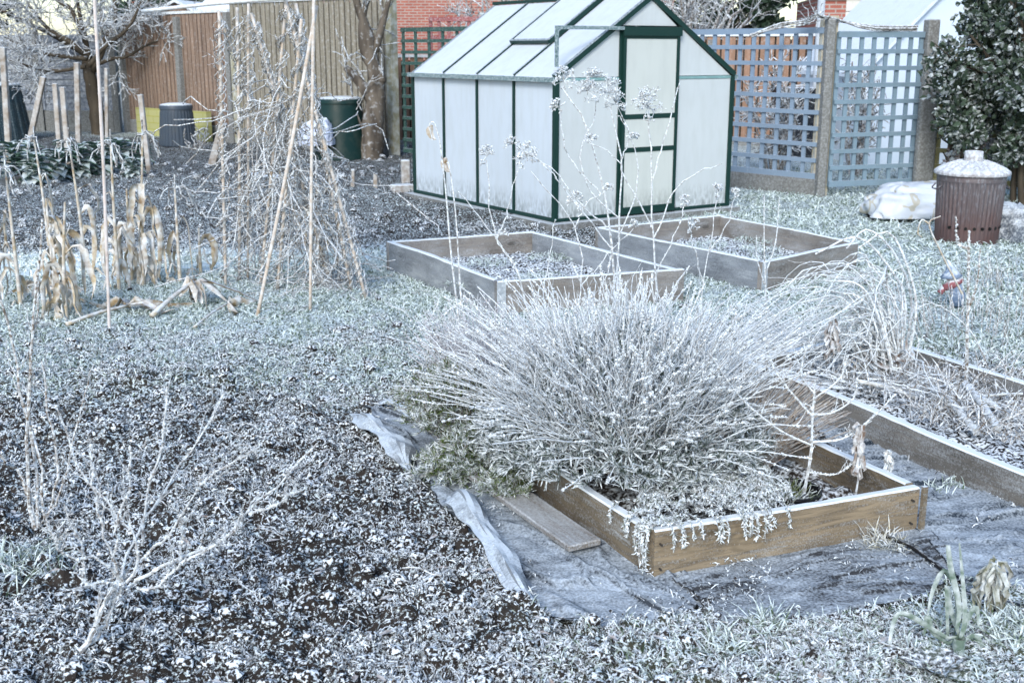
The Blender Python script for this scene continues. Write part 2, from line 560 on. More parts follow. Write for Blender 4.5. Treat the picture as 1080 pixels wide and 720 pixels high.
# ---------------------------------------------------------------- greenhouse
def greenhouse():
    W_, L_, E_, R_ = 2.07, 2.61, 1.30, 2.00
    root = tag(empty('greenhouse', (.383, 10.228, 0), math.atan2(.544, .839)),
               'small green framed greenhouse with frosted opaque panes and a frosted pitched roof', 'greenhouse')
    gm = paint('dark_green_powder_coat', (.008, .036, .030), (.02, .045, .04), .3, 8, .4, -.45, .9)
    rail = paint('frosted_rail_metal', (.10, .17, .18), (.2, .25, .26), .4, 8, .4, .15, .7)
    def pane(name, c, dirty, roof=False):
        n = NT(name, .6)
        base = n.mix(n.rng(n.noise(1.6, 3), .35, .75), c, tuple(q * .95 for q in c))
        base = n.mix(n.rng(n.noise(12, 4, (1, 1, .25)), .45, .8, 0, .30), base, (.40, .44, .42))
        if dirty:
            s = n.new('ShaderNodeSeparateXYZ')
            n.lk(n.co.outputs['Object'], s.inputs[0])
            f = n.math('MULTIPLY', n.rng(s.outputs[2], .30, .02), n.rng(n.noise(38, 4, (1, 1, .35)), .38, .62))
            base = n.mix(n.math('MULTIPLY', f, .75), base, (.05, .06, .045))
        m = n.col(base)
        n.b.inputs['Specular IOR Level'].default_value = .12
        return m
    pm_side = pane('frosted_side_pane', (.56, .63, .69), True)
    pm_front = pane('frosted_gable_pane', (.56, .61, .62), True)
    pm_roof = pane('rime_covered_roof_pane', (.62, .69, .75), False)
    # plinth
    b = MB()
    b.box(-.10, 0, -.12, L_ + .1, -.06, .045).box(0, W_ + .08, -.12, 0, -.06, .045).box(W_, W_ + .08, 0, L_ + .1, -.06, .045).box(0, W_, L_, L_ + .1, -.06, .045)
    b.build('plinth', M['conc'], root)
    zb = .05
    # side panes (left wall seen), right wall and back
    for sx, x in ((0, 0.0), (1, W_)):
        for k in range(4):
            y0, y1 = k * L_ / 4, (k + 1) * L_ / 4
            MB().box(x - .004, x + .004, y0 + .012, y1 - .012, zb + .03, E_ - .02).build('side_pane', pm_side, root)
    MB().prism([(0.01, L_, zb), (W_ - .01, L_, zb), (W_ - .01, L_, E_), (W_ / 2, L_, R_ - .02), (.01, L_, E_)], (0, .006, 0)).build('back_pane', pm_front, root)
    # frame
    f = MB()
    for x in (0.0, W_):
        s = -1 if x == 0 else 1
        f.box(x - .014, x + .014, 0, L_, zb, zb + .035)
        for k in range(1, 4):
            f.box(x + s * .016 - .008, x + s * .016 + .008, k * L_ / 4 - .013, k * L_ / 4 + .013, zb + .03, E_ - .03)
        for y in (0, L_):
            f.box(x - .022, x + .022, y - .022, y + .022, zb, E_)
    for x in (.70, 1.37):
        zt = E_ + (R_ - E_) * (1 - abs(x - W_ / 2) / (W_ / 2)) - .03
        f.box(x - .017, x + .017, -.02, .02, zb, zt)
    f.box(0, .70, -.016, .016, zb, zb + .03).box(1.37, W_, -.016, .016, zb, zb + .03)
    f.bar((-.02, -.005, E_ + .015), (W_ / 2, -.005, R_ + .01), .05, .045)
    f.bar((W_ + .02, -.005, E_ + .015), (W_ / 2, -.005, R_ + .01), .05, .045)
    f.bar((0, L_, E_), (W_ / 2, L_, R_), .04, .04).bar((W_, L_, E_), (W_ / 2, L_, R_), .04, .04)
    f.build('frame', gm, root)
    pg = paint('pale_green_bar', (.20, .36, .36), rough=.5)
    for a, c in ((.02, .69), (1.39, W_ - .02)):
        MB().box(a, c, -.012, .010, E_ - .02, E_ + .005).build('gable_crossbar', pg, root)
    # gable panes
    def roofz(x):
        return E_ + (R_ - E_) * (1 - abs(x - W_ / 2) / (W_ / 2)) - .012
    for a, c in ((.02, .685), (1.388, W_ - .02)):
        MB().box(a, c, -.004, .004, zb + .03, E_ - .022).build('gable_pane', pm_front, root)
    MB().prism([(.03, -.004, E_ + .01), (.685, -.004, E_ + .01), (.685, -.004, roofz(.685)), (.03, -.004, roofz(.03))], (0, .008, 0)).build('gable_pane', pm_front, root)
    MB().prism([(1.388, -.004, E_ + .01), (W_ - .03, -.004, E_ + .01), (W_ - .03, -.004, roofz(W_ - .03)), (1.388, -.004, roofz(1.388))], (0, .008, 0)).build('gable_pane', pm_front, root)
    MB().prism([(.72, -.004, 1.755), (1.352, -.004, 1.755), (W_ / 2, -.004, roofz(W_ / 2))], (0, .008, 0)).build('gable_pane', pm_front, root)
    # gutters
    for x, s in ((-.035, -1), (W_ + .035, 1)):
        MB().box(x - .035, x + .03, -.02, L_ + .02, E_ - .03, E_ + .012).build('gutter', rail, root)
    # roof
    sl_ = np.array([W_ / 2, 0, R_ - E_])
    ln = np.linalg.norm(sl_)
    nn = np.array([-(R_ - E_), 0, W_ / 2]) / ln
    def rp(t, y, side=0, off=0.0):
        p = np.array([0, 0, E_]) + sl_ * t + nn * off
        if side: p[0] = W_ - p[0]
        p[1] = y
        return p
    for side in (0, 1):
        for k in range(4):
            y0, y1 = k * L_ / 4 + .012, (k + 1) * L_ / 4 - .012
            t1 = .985 if not (k == 1 and side == 0) else .40
            q = [rp(.0, y0, side, .012), rp(.0, y1, side, .012), rp(t1, y1, side, .012), rp(t1, y0, side, .012)]
            MB().prism(q if side else q[::-1], (0, 0, .008)).build('roof_pane', pm_roof, root)
        bb = MB()
        for k in (1, 2, 3):
            off = .028 
            bb.bar(rp(0, k * L_ / 4, side, off), rp(.985, k * L_ / 4, side, off), .02, .012, nn)
        bb.build('glazing_bar', gm, root)
    MB().bar((W_ / 2, -.03, R_ + .03), (W_ / 2, L_ + .03, R_ + .03), .07, .03).build('ridge_bar', gm, root)
    # opening roof light lying over its bay
    y0, y1 = L_ / 4 - .0, L_ / 2 + .0
    q = [rp(.40, y0 + .015, 0, .042), rp(.40, y1 - .015, 0, .042), rp(.98, y1 - .015, 0, .042), rp(.98, y0 + .015, 0, .042)]
    v = MB().prism(q[::-1], tuple(nn * .02)).build('roof_vent', pm_roof, root)
    b = MB().bar(rp(.395, y0, 0, .055), rp(.395, y1, 0, .055), .03, .035, nn)
    b.bar(rp(.39, y0 + .0, 0, .055), rp(.98, y0 + .0, 0, .055), .035, .035, nn).bar(rp(.39, y1, 0, .055), rp(.98, y1, 0, .055), .022, .03, nn)
    b.build('vent_frame', gm, v)
    # sliding door with header track
    d = MB()
    for x in (.725, 1.345):
        d.box(x - .014, x + .014, -.045, -.022, zb + .01, 1.67)
    for z, h in ((zb + .01, .07), (.63, .045), (.93, .045), (1.64, .03)):
        d.box(.725, 1.345, -.043, -.024, z, z + h)
    door = d.build('door', gm, root)
    for z0, z1 in ((.13, .63), (.675, .93), (.975, 1.64)):
        MB().box(.74, 1.33, -.038, -.03, z0, z1).build('door_pane', pane('door_pane_%d' % (z0 * 100), (.57, .61, .58), z0 < .2), door)
    MB().box(.695, 1.375, -.062, -.046, 1.665, 1.745).build('door_header', gm, root)
    t = MB().box(-.02, .695, -.066, -.040, 1.715, 1.745).box(-.045, -.02, -.066, -.040, 1.40, 1.745)
    t.build('door_track', rail, root)
greenhouse()

# ---------------------------------------------------------------- raised beds of boards
WOOD_A = wood('tan_weathered_board', (.30, .24, .16), (.20, .16, .11), -.02, 1.6)
WOOD_A2 = wood('shaded_weathered_board', (.22, .18, .125), (.15, .125, .09), .04, 1.5)  # darker copy of the tan board: shade of the side boards put into the colour
WOOD_B = wood('silver_grey_board', (.25, .28, .31), (.19, .21, .23), .1, 1.4)
WOOD_B2 = wood('grey_brown_board', (.27, .25, .225), (.19, .17, .15), .06, 1.4)
WOOD_D = wood('grey_tan_board', (.215, .205, .185), (.15, .142, .13), .06, 1.8)

def board(parent, p0, p1, h, th, m, z0=-.02, name='board', label=None, sag=.0):
    """timber on edge, outer face on the line p0-p1, thickness to the left of it"""
    p0, p1 = np.array(p0, float), np.array(p1, float)
    L = np.hypot(*(p1 - p0))
    n = max(6, int(L / .06))
    c = .005
    prof = [(c, 0), (th - c, 0), (th, c), (th, h - c), (th - c, h), (c, h), (0, h - c), (0, c)]
    V = []
    for k in range(n + 1):
        s = k / n
        wob = (vnoise(np.array([s * L * 2.1]), np.array([p0[0] * 7]), 50)[0] - .5) * .014
        zt = (vnoise(np.array([s * L * 1.4 + 3]), np.array([p0[1] * 5]), 52)[0] - .5) * .016
        for (yy, zz) in prof:
            top = (vnoise(np.array([s * L * 22]), np.array([yy * 60 + p0[1]]), 51)[0] - .5) * .004 if zz > h / 2 else 0
            V.append((s * L, yy + wob + (zt * .6 if zz > h / 2 else 0), z0 + zz + top + (zt if zz > h / 2 else 0)))
    V = np.array(V)
    i = np.arange(n)[:, None] * 8
    j = np.arange(8)
    F = np.stack([i + j, i + 8 + j, i + 8 + (j + 1) % 8, i + (j + 1) % 8], -1).reshape(-1, 4)
    b = MB().add(V, F)
    b.l.append(np.arange(8)); b.t.append(np.array([8]))
    b.l.append(np.arange(8)[::-1] + n * 8); b.t.append(np.array([8]))
    base = parent.location if parent else Vector((0, 0, 0))
    o = b.build(name, m, parent, loc=(p0[0] - base[0], p0[1] - base[1], 0), rz=math.atan2(*(p1 - p0)[::-1]))
    if label: o['label'] = label
    return o

def bed(poly, h, th, mats, label, soil_z, z0=-.02, sides=(0, 1, 2, 3), soil_m=None, inset=True):
    root = tag(empty('raised_bed', (poly[0][0], poly[0][1], 0)), label, 'raised bed')
    P = [np.array(q, float) for q in poly]
    for k in sides:
        a, b = P[k], P[(k + 1) % 4]
        d = unit(b - a)
        if inset and k % 2 == 1:
            a, b = a + d * (th + .003), b - d * (th + .003)
        board(root, a, b, h, th, mats[k], z0)
    c = sum(P) / 4
    n = 90
    s = np.linspace(0, 1, n)
    S, T = np.meshgrid(s, s, indexing='ij')
    Q = [q + unit(c - q) * th * 1.2 for q in P]
    X = (Q[0][0] * (1 - S) + Q[1][0] * S) * (1 - T) + (Q[3][0] * (1 - S) + Q[2][0] * S) * T
    Y = (Q[0][1] * (1 - S) + Q[1][1] * S) * (1 - T) + (Q[3][1] * (1 - S) + Q[2][1] * S) * T
    Z = soil_z + (1 - worley(X * 11, Y * 11, 3)) * .035 + (fbm(X * 30, Y * 30, 3, 2) - .5) * .03
    V = np.stack([X - P[0][0], Y - P[0][1], Z], -1).reshape(-1, 3)
    i = np.arange(n - 1)[:, None] * n + np.arange(n - 1)
    MB().add(V, np.stack([i, i + n, i + n + 1, i + 1], -1).reshape(-1, 4)).build('soil', soil_m or M['soil'], root, True)
    return root, Q

M['soil_bed'] = frosted('bed_soil_under_rime', (.028, .022, .018), (.016, .013, .011), .05, .5, 70, 8.0, 12)
bedA, QA = bed(BED_A, .175, .034, [WOOD_A, WOOD_A2, WOOD_A2, WOOD_A2], 'tan board raised bed in the foreground holding the frosted lavender bush', .02)
bedB, QB = bed(BED_B, .22, .04, [WOOD_B2, WOOD_B, WOOD_B2, WOOD_B], 'silver grey raised bed left of the other one before the greenhouse', .03, soil_m=M['soil_bed'])
bedC, QC = bed(BED_C, .22, .04, [WOOD_B2, WOOD_B2, WOOD_B2, WOOD_B], 'grey raised bed right behind it, beside the greenhouse door', .02, soil_m=M['soil_bed'])
bedD, QD = bed(BED_D, .160, .042, [WOOD_D, WOOD_D, WOOD_D, WOOD_D], 'long grey board raised bed of dead stems running off the right edge', .04, soil_m=M['soil_bed'])
# screw heads near the board ends of the front bed
SCREW = paint('dark_screw_head', (.05, .045, .04), rough=.5, frost=-.3, top=0)
_d = unit(np.array(BED_A[1]) - np.array(BED_A[0])); _n = np.array([_d[1], -_d[0]])
for _t in (.018, .955):
    for _z in (.035, .115):
        _c = _d * _t - _n * -.0
        MB().tubes([(_c[0] - _n[0] * .01, _c[1] - _n[1] * .01, _z), (_c[0] + _n[0] * .009, _c[1] + _n[1] * .009, _z)], .0035, 10, cap=True).build('screw', SCREW, bedA)
# dark slit and end grain where the front boards meet, zinc corner strap of the bed behind
MB().box(.002, .02, -.012, .0, .0, .16).build('corner_batten', WOOD_A2, bedA, loc=(BED_A[1][0]-BED_A[0][0], BED_A[1][1]-BED_A[0][1], 0), rz=rad(21.6))
zinc = paint('zinc', (.30, .34, .37), rough=.45, frost=.2)
for bd, P in ((bedB, BED_B[0]), (bedC, BED_C[0])):
    d0 = unit(np.array(BED_B[1]) - np.array(BED_B[0])) if bd is bedB else unit(np.array(BED_C[1]) - np.array(BED_C[0]))
    MB().box(-.006, .05, -.006, -.001, .0, .19).build('corner_strap', zinc, bd, rz=math.atan2(d0[1], d0[0]))

# ---------------------------------------------------------------- weed membrane sheets
def fabric(name, dark, frost, streak):
    n = NT(name, .85)
    n.b.inputs['Specular IOR Level'].default_value = .3
    base = n.mix(n.noise(300, 2), dark, tuple(q * 1.6 for q in dark))
    mp = n.new('ShaderNodeMapping')
    mp.inputs['Rotation'].default_value = (0, 0, streak[0])
    mp.inputs['Scale'].default_value = (1.2, 3.2, 1.0)
    n.lk(n.co.outputs['Object'], mp.inputs[0])
    nn = n.new('ShaderNodeTexNoise')
    nn.inputs['Scale'].default_value = 4.5
    nn.inputs['Detail'].default_value = 7
    nn.inputs['Roughness'].default_value = .6
    nn.inputs['Distortion'].default_value = .5
    n.lk(mp.outputs[0], nn.inputs['Vector'])
    f1 = nn.outputs['Fac']
    f2 = n.noise(120, 3)
    k = n.math('ADD', n.math('MULTIPLY', n.math('SUBTRACT', f1, .5), 1.7), n.math('ADD', frost, .08) if False else frost)
    k = n.math('ADD', k, n.math('MULTIPLY', n.math('SUBTRACT', f2, .5), 1.6))
    k = n.math('ADD', k, n.math('MULTIPLY', n.math('SUBTRACT', n.nz(), .95), 3.0), True)
    m = n.col(n.mix(k, base, (.60, .68, .74)))
    n.bump(f2, .3, .003)
    return m

def poly_along(side, m):
    p = np.array(side, float)
    d = np.concatenate([[0], np.cumsum(np.hypot(*np.diff(p, axis=0).T))])
    t = np.linspace(0, d[-1], m)
    return np.stack([np.interp(t, d, p[:, 0]), np.interp(t, d, p[:, 1])], -1)

def coons(s0, s1, e0, e1, n, m, zf):
    """s0,s1: opposite long sides (same direction), e0,e1: the ends joining their starts and their ends"""
    a, b = poly_along(s0, n)[:, None], poly_along(s1, n)[:, None]
    c, d = poly_along(e0, m)[None], poly_along(e1, m)[None]
    u, v = np.linspace(0, 1, n)[:, None, None], np.linspace(0, 1, m)[None, :, None]
    P = (1 - v) * a + v * b + (1 - u) * c + u * d - ((1 - u) * (1 - v) * a[:1] + (1 - u) * v * b[:1] + u * (1 - v) * a[-1:] + u * v * b[-1:])
    X, Y = P[..., 0], P[..., 1]
    edge = np.minimum.reduce([np.broadcast_to(q, X.shape) for q in (u[..., 0], 1 - u[..., 0], v[..., 0], 1 - v[..., 0])])
    jit = (vnoise(X * 14, Y * 14, 77) - .5) * .03 * (edge < .02)
    X, Y = X + jit, Y + jit
    V = np.stack([X, Y, zf(X, Y)], -1).reshape(-1, 3)
    i = np.arange(n - 1)[:, None] * m + np.arange(m - 1)
    return MB().add(V, np.stack([i, i + m, i + m + 1, i + 1], -1).reshape(-1, 4))

def wrinkle(ang, amp, z0=.006):
    ca, sa = math.cos(ang), math.sin(ang)
    def f(X, Y):
        u, v = X * ca + Y * sa, -X * sa + Y * ca
        w = fbm(u * 2.2, v * 11 + 1.2 * vnoise(u * 3, v * 2, 5), 3, 60)
        ridge = np.clip(1 - np.abs(w - .5) * 9, 0, 1) ** 2
        return z0 + amp * (w - .3) + amp * .9 * ridge + .004 * (fbm(X * 30, Y * 30, 2, 9))
    return f
def sheet(nm, o, mt, label, cat, loc=None):
    ob = o.build(nm, mt, smooth=True)
    md = ob.modifiers.new('thick', 'SOLIDIFY')
    md.thickness = .002
    return tag(ob, label, cat)
sheet('weed_membrane', coons(G((385, 432), (455, 520), (520, 600), (575, 655), (650, 672)), G((470, 436), (520, 462), (600, 510), (700, 575), (750, 640)), G((385, 432), (470, 436)), G((650, 672), (750, 640)), 170, 60, wrinkle(-1.0, .018)),
      fabric('blue_grey_membrane', (.035, .042, .05), .45, (1.0, 1, 1)), 'wrinkled frosty sheet of weed membrane along the left side of the lavender bed', 'membrane')
sheet('weed_membrane', coons(G((765, 662), (880, 655), (985, 628), (1012, 600)), G((690, 592), (800, 575), (900, 556), (968, 545)), G((765, 662), (725, 630), (690, 592)), G((1012, 600), (990, 575), (968, 545)), 130, 70, wrinkle(.35, .014)),
      fabric('dark_grey_membrane', (.03, .032, .035), .30, (-.35, 1, 1)), 'dark grey weed membrane spread in front of the tan board bed', 'membrane')
sheet('weed_membrane', coons(G((800, 430), (870, 470), (940, 530), (990, 590), (1020, 625), (1200, 690)), G((835, 395), (900, 425), (1000, 470), (1100, 518), (1220, 570), (1400, 640)), G((800, 430), (835, 395)), G((1200, 690), (1400, 640)), 220, 70, wrinkle(.15, .018)),
      fabric('black_path_membrane', (.02, .03, .042), .40, (.9, 1, 1)), 'frosted black weed membrane covering the path between two raised beds', 'membrane')
def hose(pts, r, z=.02):
    return MB().tubes(smooth_path([np.array([*at(x, y)[:2], z + dz]) for x, y, dz in pts], 24), r, 6)
tag(hose([(935, 572, 0), (960, 585, .01), (985, 600, .0), (1010, 622, .005)], .008).build('edging_pipe', paint('black_plastic_pipe', (.012, .012, .014), frost=-.3, top=.5), smooth=True),
    'thin black pipe sticking out by the near right corner of the tan bed', 'pipe')

# curled and folded strips of membrane standing out of the soil
def fold(pts, w0, w1, label, tw=.6):
    P = smooth_path([np.array([*at(x, y)[:2], z]) for x, y, z in pts], 46)
    K = len(P)
    T = unit(np.gradient(P, axis=0))
    S = unit(np.cross(T, (0, 0, 1)))
    prof = [(-1, -.12), (-.62, .16), (-.2, .34), (.12, .38), (.2, .30), (.55, .10), (1.0, -.10), (.93, -.16), (.45, .0), (.1, .1)]
    V = []
    m = len(prof)
    ph = P[0, 0] * 30
    for k in range(K):
        t = k / (K - 1)
        w = (w0 * (1 - t) + w1 * t) * .62 * min(1, .12 + t * 5, .10 + (1 - t) * 4) * (1 + .18 * math.sin(t * 13 + ph) + .08 * math.sin(t * 41))
        for j, (a, h) in enumerate(prof):
            cr = .006 * math.sin(t * 23 + j * 1.7 + ph) * (vnoise(np.array([t * 9.]), np.array([j * .7]), 7)[0])
            V.append(P[k] + S[k] * w * (a + .15 * math.sin(t * 9 + ph)) + np.array([0, 0, 1]) * (w * h * (1 + .5 * math.sin(t * 11 + ph)) + cr + .012))
    i = np.arange(K - 1)[:, None] * m + np.arange(m - 1)
    o = MB().add(V, np.stack([i, i + 1, i + m + 1, i + m], -1).reshape(-1, 4)).build('folded_membrane', fabric('pale_folded_membrane', (.16, .18, .20), .95, (1, 1, 1)))
    md = o.modifiers.new('thick', 'SOLIDIFY')
    md.thickness = .002
    tag(o, label, 'membrane')
fold([(370, 446, .03), (388, 458, .05), (405, 472, .06), (420, 488, .05), (432, 505, .02)], .07, .09, 'short curled strip of pale membrane left of the plank, farther back')
fold([(462, 537, .03), (488, 548, .07), (505, 574, .07), (523, 600, .06), (545, 635, .04), (590, 668, .0)], .085, .05, 'long curled strip of pale membrane edging the dug soil')
fold([(398, 428, .0), (415, 434, .03), (436, 446, .03), (452, 460, .0)], .05, .05, 'flattened flap of membrane beside the far end of the tan bed')

# loose plank and small boards
WOOD_P = wood('frosted_plank', (.23, .20, .17), (.16, .14, .12), .15, .18, knots=False)
def plank(a, b, w, th, z, label, mt=WOOD_P):
    A, B = at(*a), at(*b)
    L = np.hypot(*(B - A)[:2])
    o = MB().box(0, L, -w / 2, w / 2, 0, th).build('plank', mt, loc=(A[0], A[1], z), rz=math.atan2(B[1] - A[1], B[0] - A[0]))
    md = o.modifiers.new('bevel', 'BEVEL'); md.width = .004
    return tag(o, label, 'plank')
plank((470, 482), (617, 588), .12, .022, .03, 'flat frosted plank lying on the membrane beside the tan bed')
A, B = at(-60, 206), at(152, 176)
L = np.hypot(*(B - A)[:2])
o = MB().box(0, L, -.02, .02, -.05, .10).build('edging_board', WOOD_P, loc=(A[0], A[1], 0), rz=math.atan2(B[1] - A[1], B[0] - A[0]))
tag(o, 'long thin edging board in front of the leafy green plants', 'edging board')
A, B = at(262, 182, Y=14.6), at(322, 200, Y=13.6)
o = MB().bar((A[0], A[1], .02), (B[0], B[1], .05), .22, .03).build('board', frosted('rimed_board', (.2, .2, .2), (.15, .15, .15), .7, .3, 30, 1))
tag(o, 'rime covered board lying on the dug soil behind the bean canes', 'board')

# ---------------------------------------------------------------- fences
def slat_fence(A, B, h, post_at, mt, pm, label, pw=.095, gap=.028, post_h=None, zb=.25, jit=.01):
    A, B = np.array(A, float), np.array(B, float)
    L = np.hypot(*(B - A))
    root = tag(empty('slatted_fence', (A[0], A[1], 0), math.atan2(*(B - A)[::-1])), label, 'fence')
    b = MB()
    x = 0
    while x < L - pw:
        b.box(x, x + pw, -.012 + jit * rng.random(), .012, zb + .0, h + .01 * rng.random())
        x += pw + gap
    b.build('slat_panel', mt, root)
    MB().box(0, L, .016, .05, .5, .58).box(0, L, .016, .05, h - .45, h - .37).box(0, L, .035, .05, zb, h - .05).build('backing_rail', M['slat_dark'], root)
    MB().box(-.0, L, -.035, .05, h, h + .045).build('capping', M['cap'], root)
    MB().box(0, L, -.02, .02, -.05, zb - .01).build('gravel_board', M['conc'], root)
    for p, ph in post_at:
        MB().box(p * L - .06, p * L + .06, -.09, .03, -.05, ph).build('post', pm, root)
M['slat_dark'] = frosted('dark_backing', (.05, .04, .035), (.03, .025, .02), -.3, .2)
M['slat_brown'] = frosted('brown_fence_slat', (.30, .215, .16), (.18, .13, .10), -.02, .3, 20, .8, 5, (4, 4, .3))
M['slat_grey'] = frosted('weathered_fence_slat', (.30, .275, .22), (.20, .185, .145), .0, .3, 20, .9, 5, (5, 5, .3))
M['slat_orange'] = frosted('orange_fence_slat', (.36, .22, .15), (.24, .15, .10), -.02, .3, 20, .8, 4, (4, 4, .3))
M['cap'] = frosted('rimed_capping', (.3, .28, .26), (.2, .2, .2), .75, .3, 20, 1)
FA, FM, FB = np.array([-7.35, 22.4]), np.array([-4.75, 20.0]), np.array([-1.72, 17.3])
slat_fence(FA, FM, 2.15, [(.0, 2.1), (.56, 2.1), (1.0, 2.15)], M['slat_brown'], M['conc'], 'brown slatted fence behind the ribbed grey compost bin')
slat_fence(FM + (.03, -.03), FB, 2.28, [(.03, 1.5), (.995, 2.6)], M['slat_grey'], M['conc_green'], 'weathered grey slatted fence behind the pruned tree')
# grey lap fence to the left with concrete gravel boards
def lap_fence():
    A, B = np.array([-13.5, 22.6]), np.array([-7.6, 22.5])
    L = np.hypot(*(B - A))
    root = tag(empty('lap_panel_fence', (A[0], A[1], 0), math.atan2(*(B - A)[::-1])), 'blue grey lap panel fence on concrete boards at far left', 'fence')
    mt = frosted('blue_grey_lap', (.20, .23, .28), (.14, .165, .21), .12, .3, 20, 1.2, 5, (.3, 4, 4))
    for k in range(4):
        x0, x1 = k * L / 4 + .08, (k + 1) * L / 4 - .08
        b = MB()
        for z in np.arange(.42, 1.7, .115):
            v = [(x0, -.03, z), (x1, -.03, z), (x1, .0, z + .125), (x0, .0, z + .125)]
            b.prism(v, (0, .012, 0))
        for x in (x0, (x0 + x1) / 2, x1):
            b.box(x - .03, x + .03, -.05, -.032, .42, 1.75)
        b.build('lap_panel', mt, root)
        MB().box(x0, x1, -.04, .03, -.05, .41).build('gravel_board', M['conc'], root)
    for k in range(5):
        MB().box(k * L / 4 - .06, k * L / 4 + .06, -.07, .06, -.05, 1.9).build('post', M['conc'], root)
lap_fence()

# trellis panels
def trellis(A, B, z0, z1, nx, nz_, mt, label, w=.036, bw=.05, name='trellis_panel', loc_back=0):
    A, B = np.array(A, float), np.array(B, float)
    L = np.hypot(*(B - A))
    root = tag(empty(name, (A[0], A[1], 0), math.atan2(*(B - A)[::-1])), label, 'trellis')
    h, v = MB(), MB()
    for k in range(nz_ + 1):
        z = z0 + (z1 - z0) * k / nz_
        e = .008 if k in (0, nz_) else 0
        h.box(0, L, -.022, -.001, z - w / 2 - e, z + w / 2 + e)
    for k in range(nx + 1):
        x = L * k / nx
        x = min(max(x, w / 2), L - w / 2)
        v.box(x - w / 2, x + w / 2, .001, .022, z0 - w / 2, z1 + w / 2)
    h.build('horizontal_slats', mt, root)
    v.build('vertical_slats', mt, root)
BLUE = paint('powder_blue_paint', (.23, .31, .40), (.19, .24, .30), .4, 5, .6, -.2, .8)
BLUE2 = paint('faded_teal_blue_paint', (.20, .29, .36), (.15, .2, .22), .5, 5, .6, -.2, .8)
GREENT = paint('dark_green_trellis_paint', (.035, .085, .075), (.06, .08, .07), .4, 5, .6, -.1, .9)
OLIVE = paint('olive_stained_trellis', (.22, .21, .10), (.12, .12, .07), .5, 5, .7, -.1, .8)
P1, P2 = np.array([3.32, 12.4]), np.array([4.50, 12.75])
dl = np.array([-.66, .75])
trellis(P1 + dl * 3.0, P1 + dl * .06, .22, 1.74, 16, 9, BLUE, 'powder blue trellis panel between the greenhouse and the concrete post', .046)
trellis(P1 + (.09, .02), P2 - (.08, .02), .14, 1.70, 7, 9, BLUE2, 'faded teal trellis panel between the two concrete posts', .046)
trellis(P2 + (.12, -.1), P2 + (1.9, -.5), .14, 1.5, 8, 8, OLIVE, 'olive brown trellis half hidden behind the evergreen shrub', .05)
trellis((-1.60, 17.2), (-.15, 15.9), .1, 1.82, 7, 11, GREENT, 'dark green trellis panel left of the greenhouse', .045)
trellis((-1.3, 18.6), (.9, 18.0), 1.45, 2.0, 14, 2, paint('red_oxide_trellis', (.28, .08, .08), frost=.05), 'low red trellis strip above the green one', .05)
for P_, h, lb, w in ((P1, 1.86, 'tall square concrete post between the two blue trellises', .095), (P2, 1.86, 'concrete post at the right end of the teal trellis', .13)):
    root = tag(empty('concrete_post', (P_[0], P_[1], 0), .2), lb, 'post')
    b = MB().box(-w / 2, w / 2, -w / 2, w / 2, -.05, h)
    o = b.build('shaft', M['conc'], root)
    md = o.modifiers.new('bevel', 'BEVEL'); md.width = .012
    if w > .12:
        o2 = MB().box(-.13, .09, -.16, -.068, -.05, 1.16).build('spur_post', M['conc'], root)
        md = o2.modifiers.new('bevel', 'BEVEL'); md.width = .03; md.segments = 3
    else:
        MB().box(-.05, .12, .06, .14, -.05, h + .03).build('timber_post', frosted('pale_timber', (.5, .46, .34), (.4, .36, .26), .1, .6, 20, 1), root)
q = P1 + dl * 3.0
o = MB().bar((q[0], q[1], .08), (P1[0], P1[1], .08), .05, .22).build('gravel_board', M['conc'])
tag(o, 'concrete gravel board under the powder blue trellis', 'gravel board')

# orange fence of the neighbour, seen through the trellis, and a piece left of the greenhouse
slat_fence((1.6, 19.6), (4.9, 19.0), 1.75, [(.5, 1.7)], M['slat_orange'], M['conc'], 'orange brown slatted fence seen through the powder blue trellis', zb=.1)
slat_fence((-1.9, 19.2), (1.2, 18.9), 1.42, [(.5, 1.5)], M['slat_orange'], M['conc'], 'low orange board fence behind the green trellis', zb=.1)

# ---------------------------------------------------------------- houses and outbuildings beyond
def brick(name, c1, c2, mortar, scale=1.0):
    n = NT(name, .9)
    t = n.new('ShaderNodeTexBrick')
    t.inputs['Color1'].default_value = c4(c1)
    t.inputs['Color2'].default_value = c4(c2)
    t.inputs['Mortar'].default_value = c4(mortar)
    t.inputs['Scale'].default_value = scale
    t.inputs['Mortar Size'].default_value = .012
    t.inputs['Brick Width'].default_value = .225
    t.inputs['Row Height'].default_value = .075
    s = n.new('ShaderNodeSeparateXYZ')
    n.lk(n.co.outputs['Object'], s.inputs[0])
    cmb = n.new('ShaderNodeCombineXYZ')
    n.lk(n.math('ADD', s.outputs[0], s.outputs[1]), cmb.inputs[0])
    n.lk(s.outputs[2], cmb.inputs[1])
    n.lk(cmb.outputs[0], t.inputs['Vector'])
    f = n.rng(n.noise(3, 4), .4, .7, 0, .35)
    return n.col(n.mix(f, t.outputs['Color'], tuple(q * .6 for q in c1)))
BR = brick('red_brick', (.42, .15, .11), (.34, .11, .085), (.40, .36, .32))
WHITE = paint('white_frame_paint', (.72, .73, .72), (.4, .4, .38), .35, 3, .5)
TILE = frosted('rimed_roof_tiles', (.25, .12, .09), (.18, .09, .07), .4, .6, 12, 2, 4)
GLASS = paint('dark_window_glass', (.05, .06, .08), rough=.1, frost=-.5, top=0)

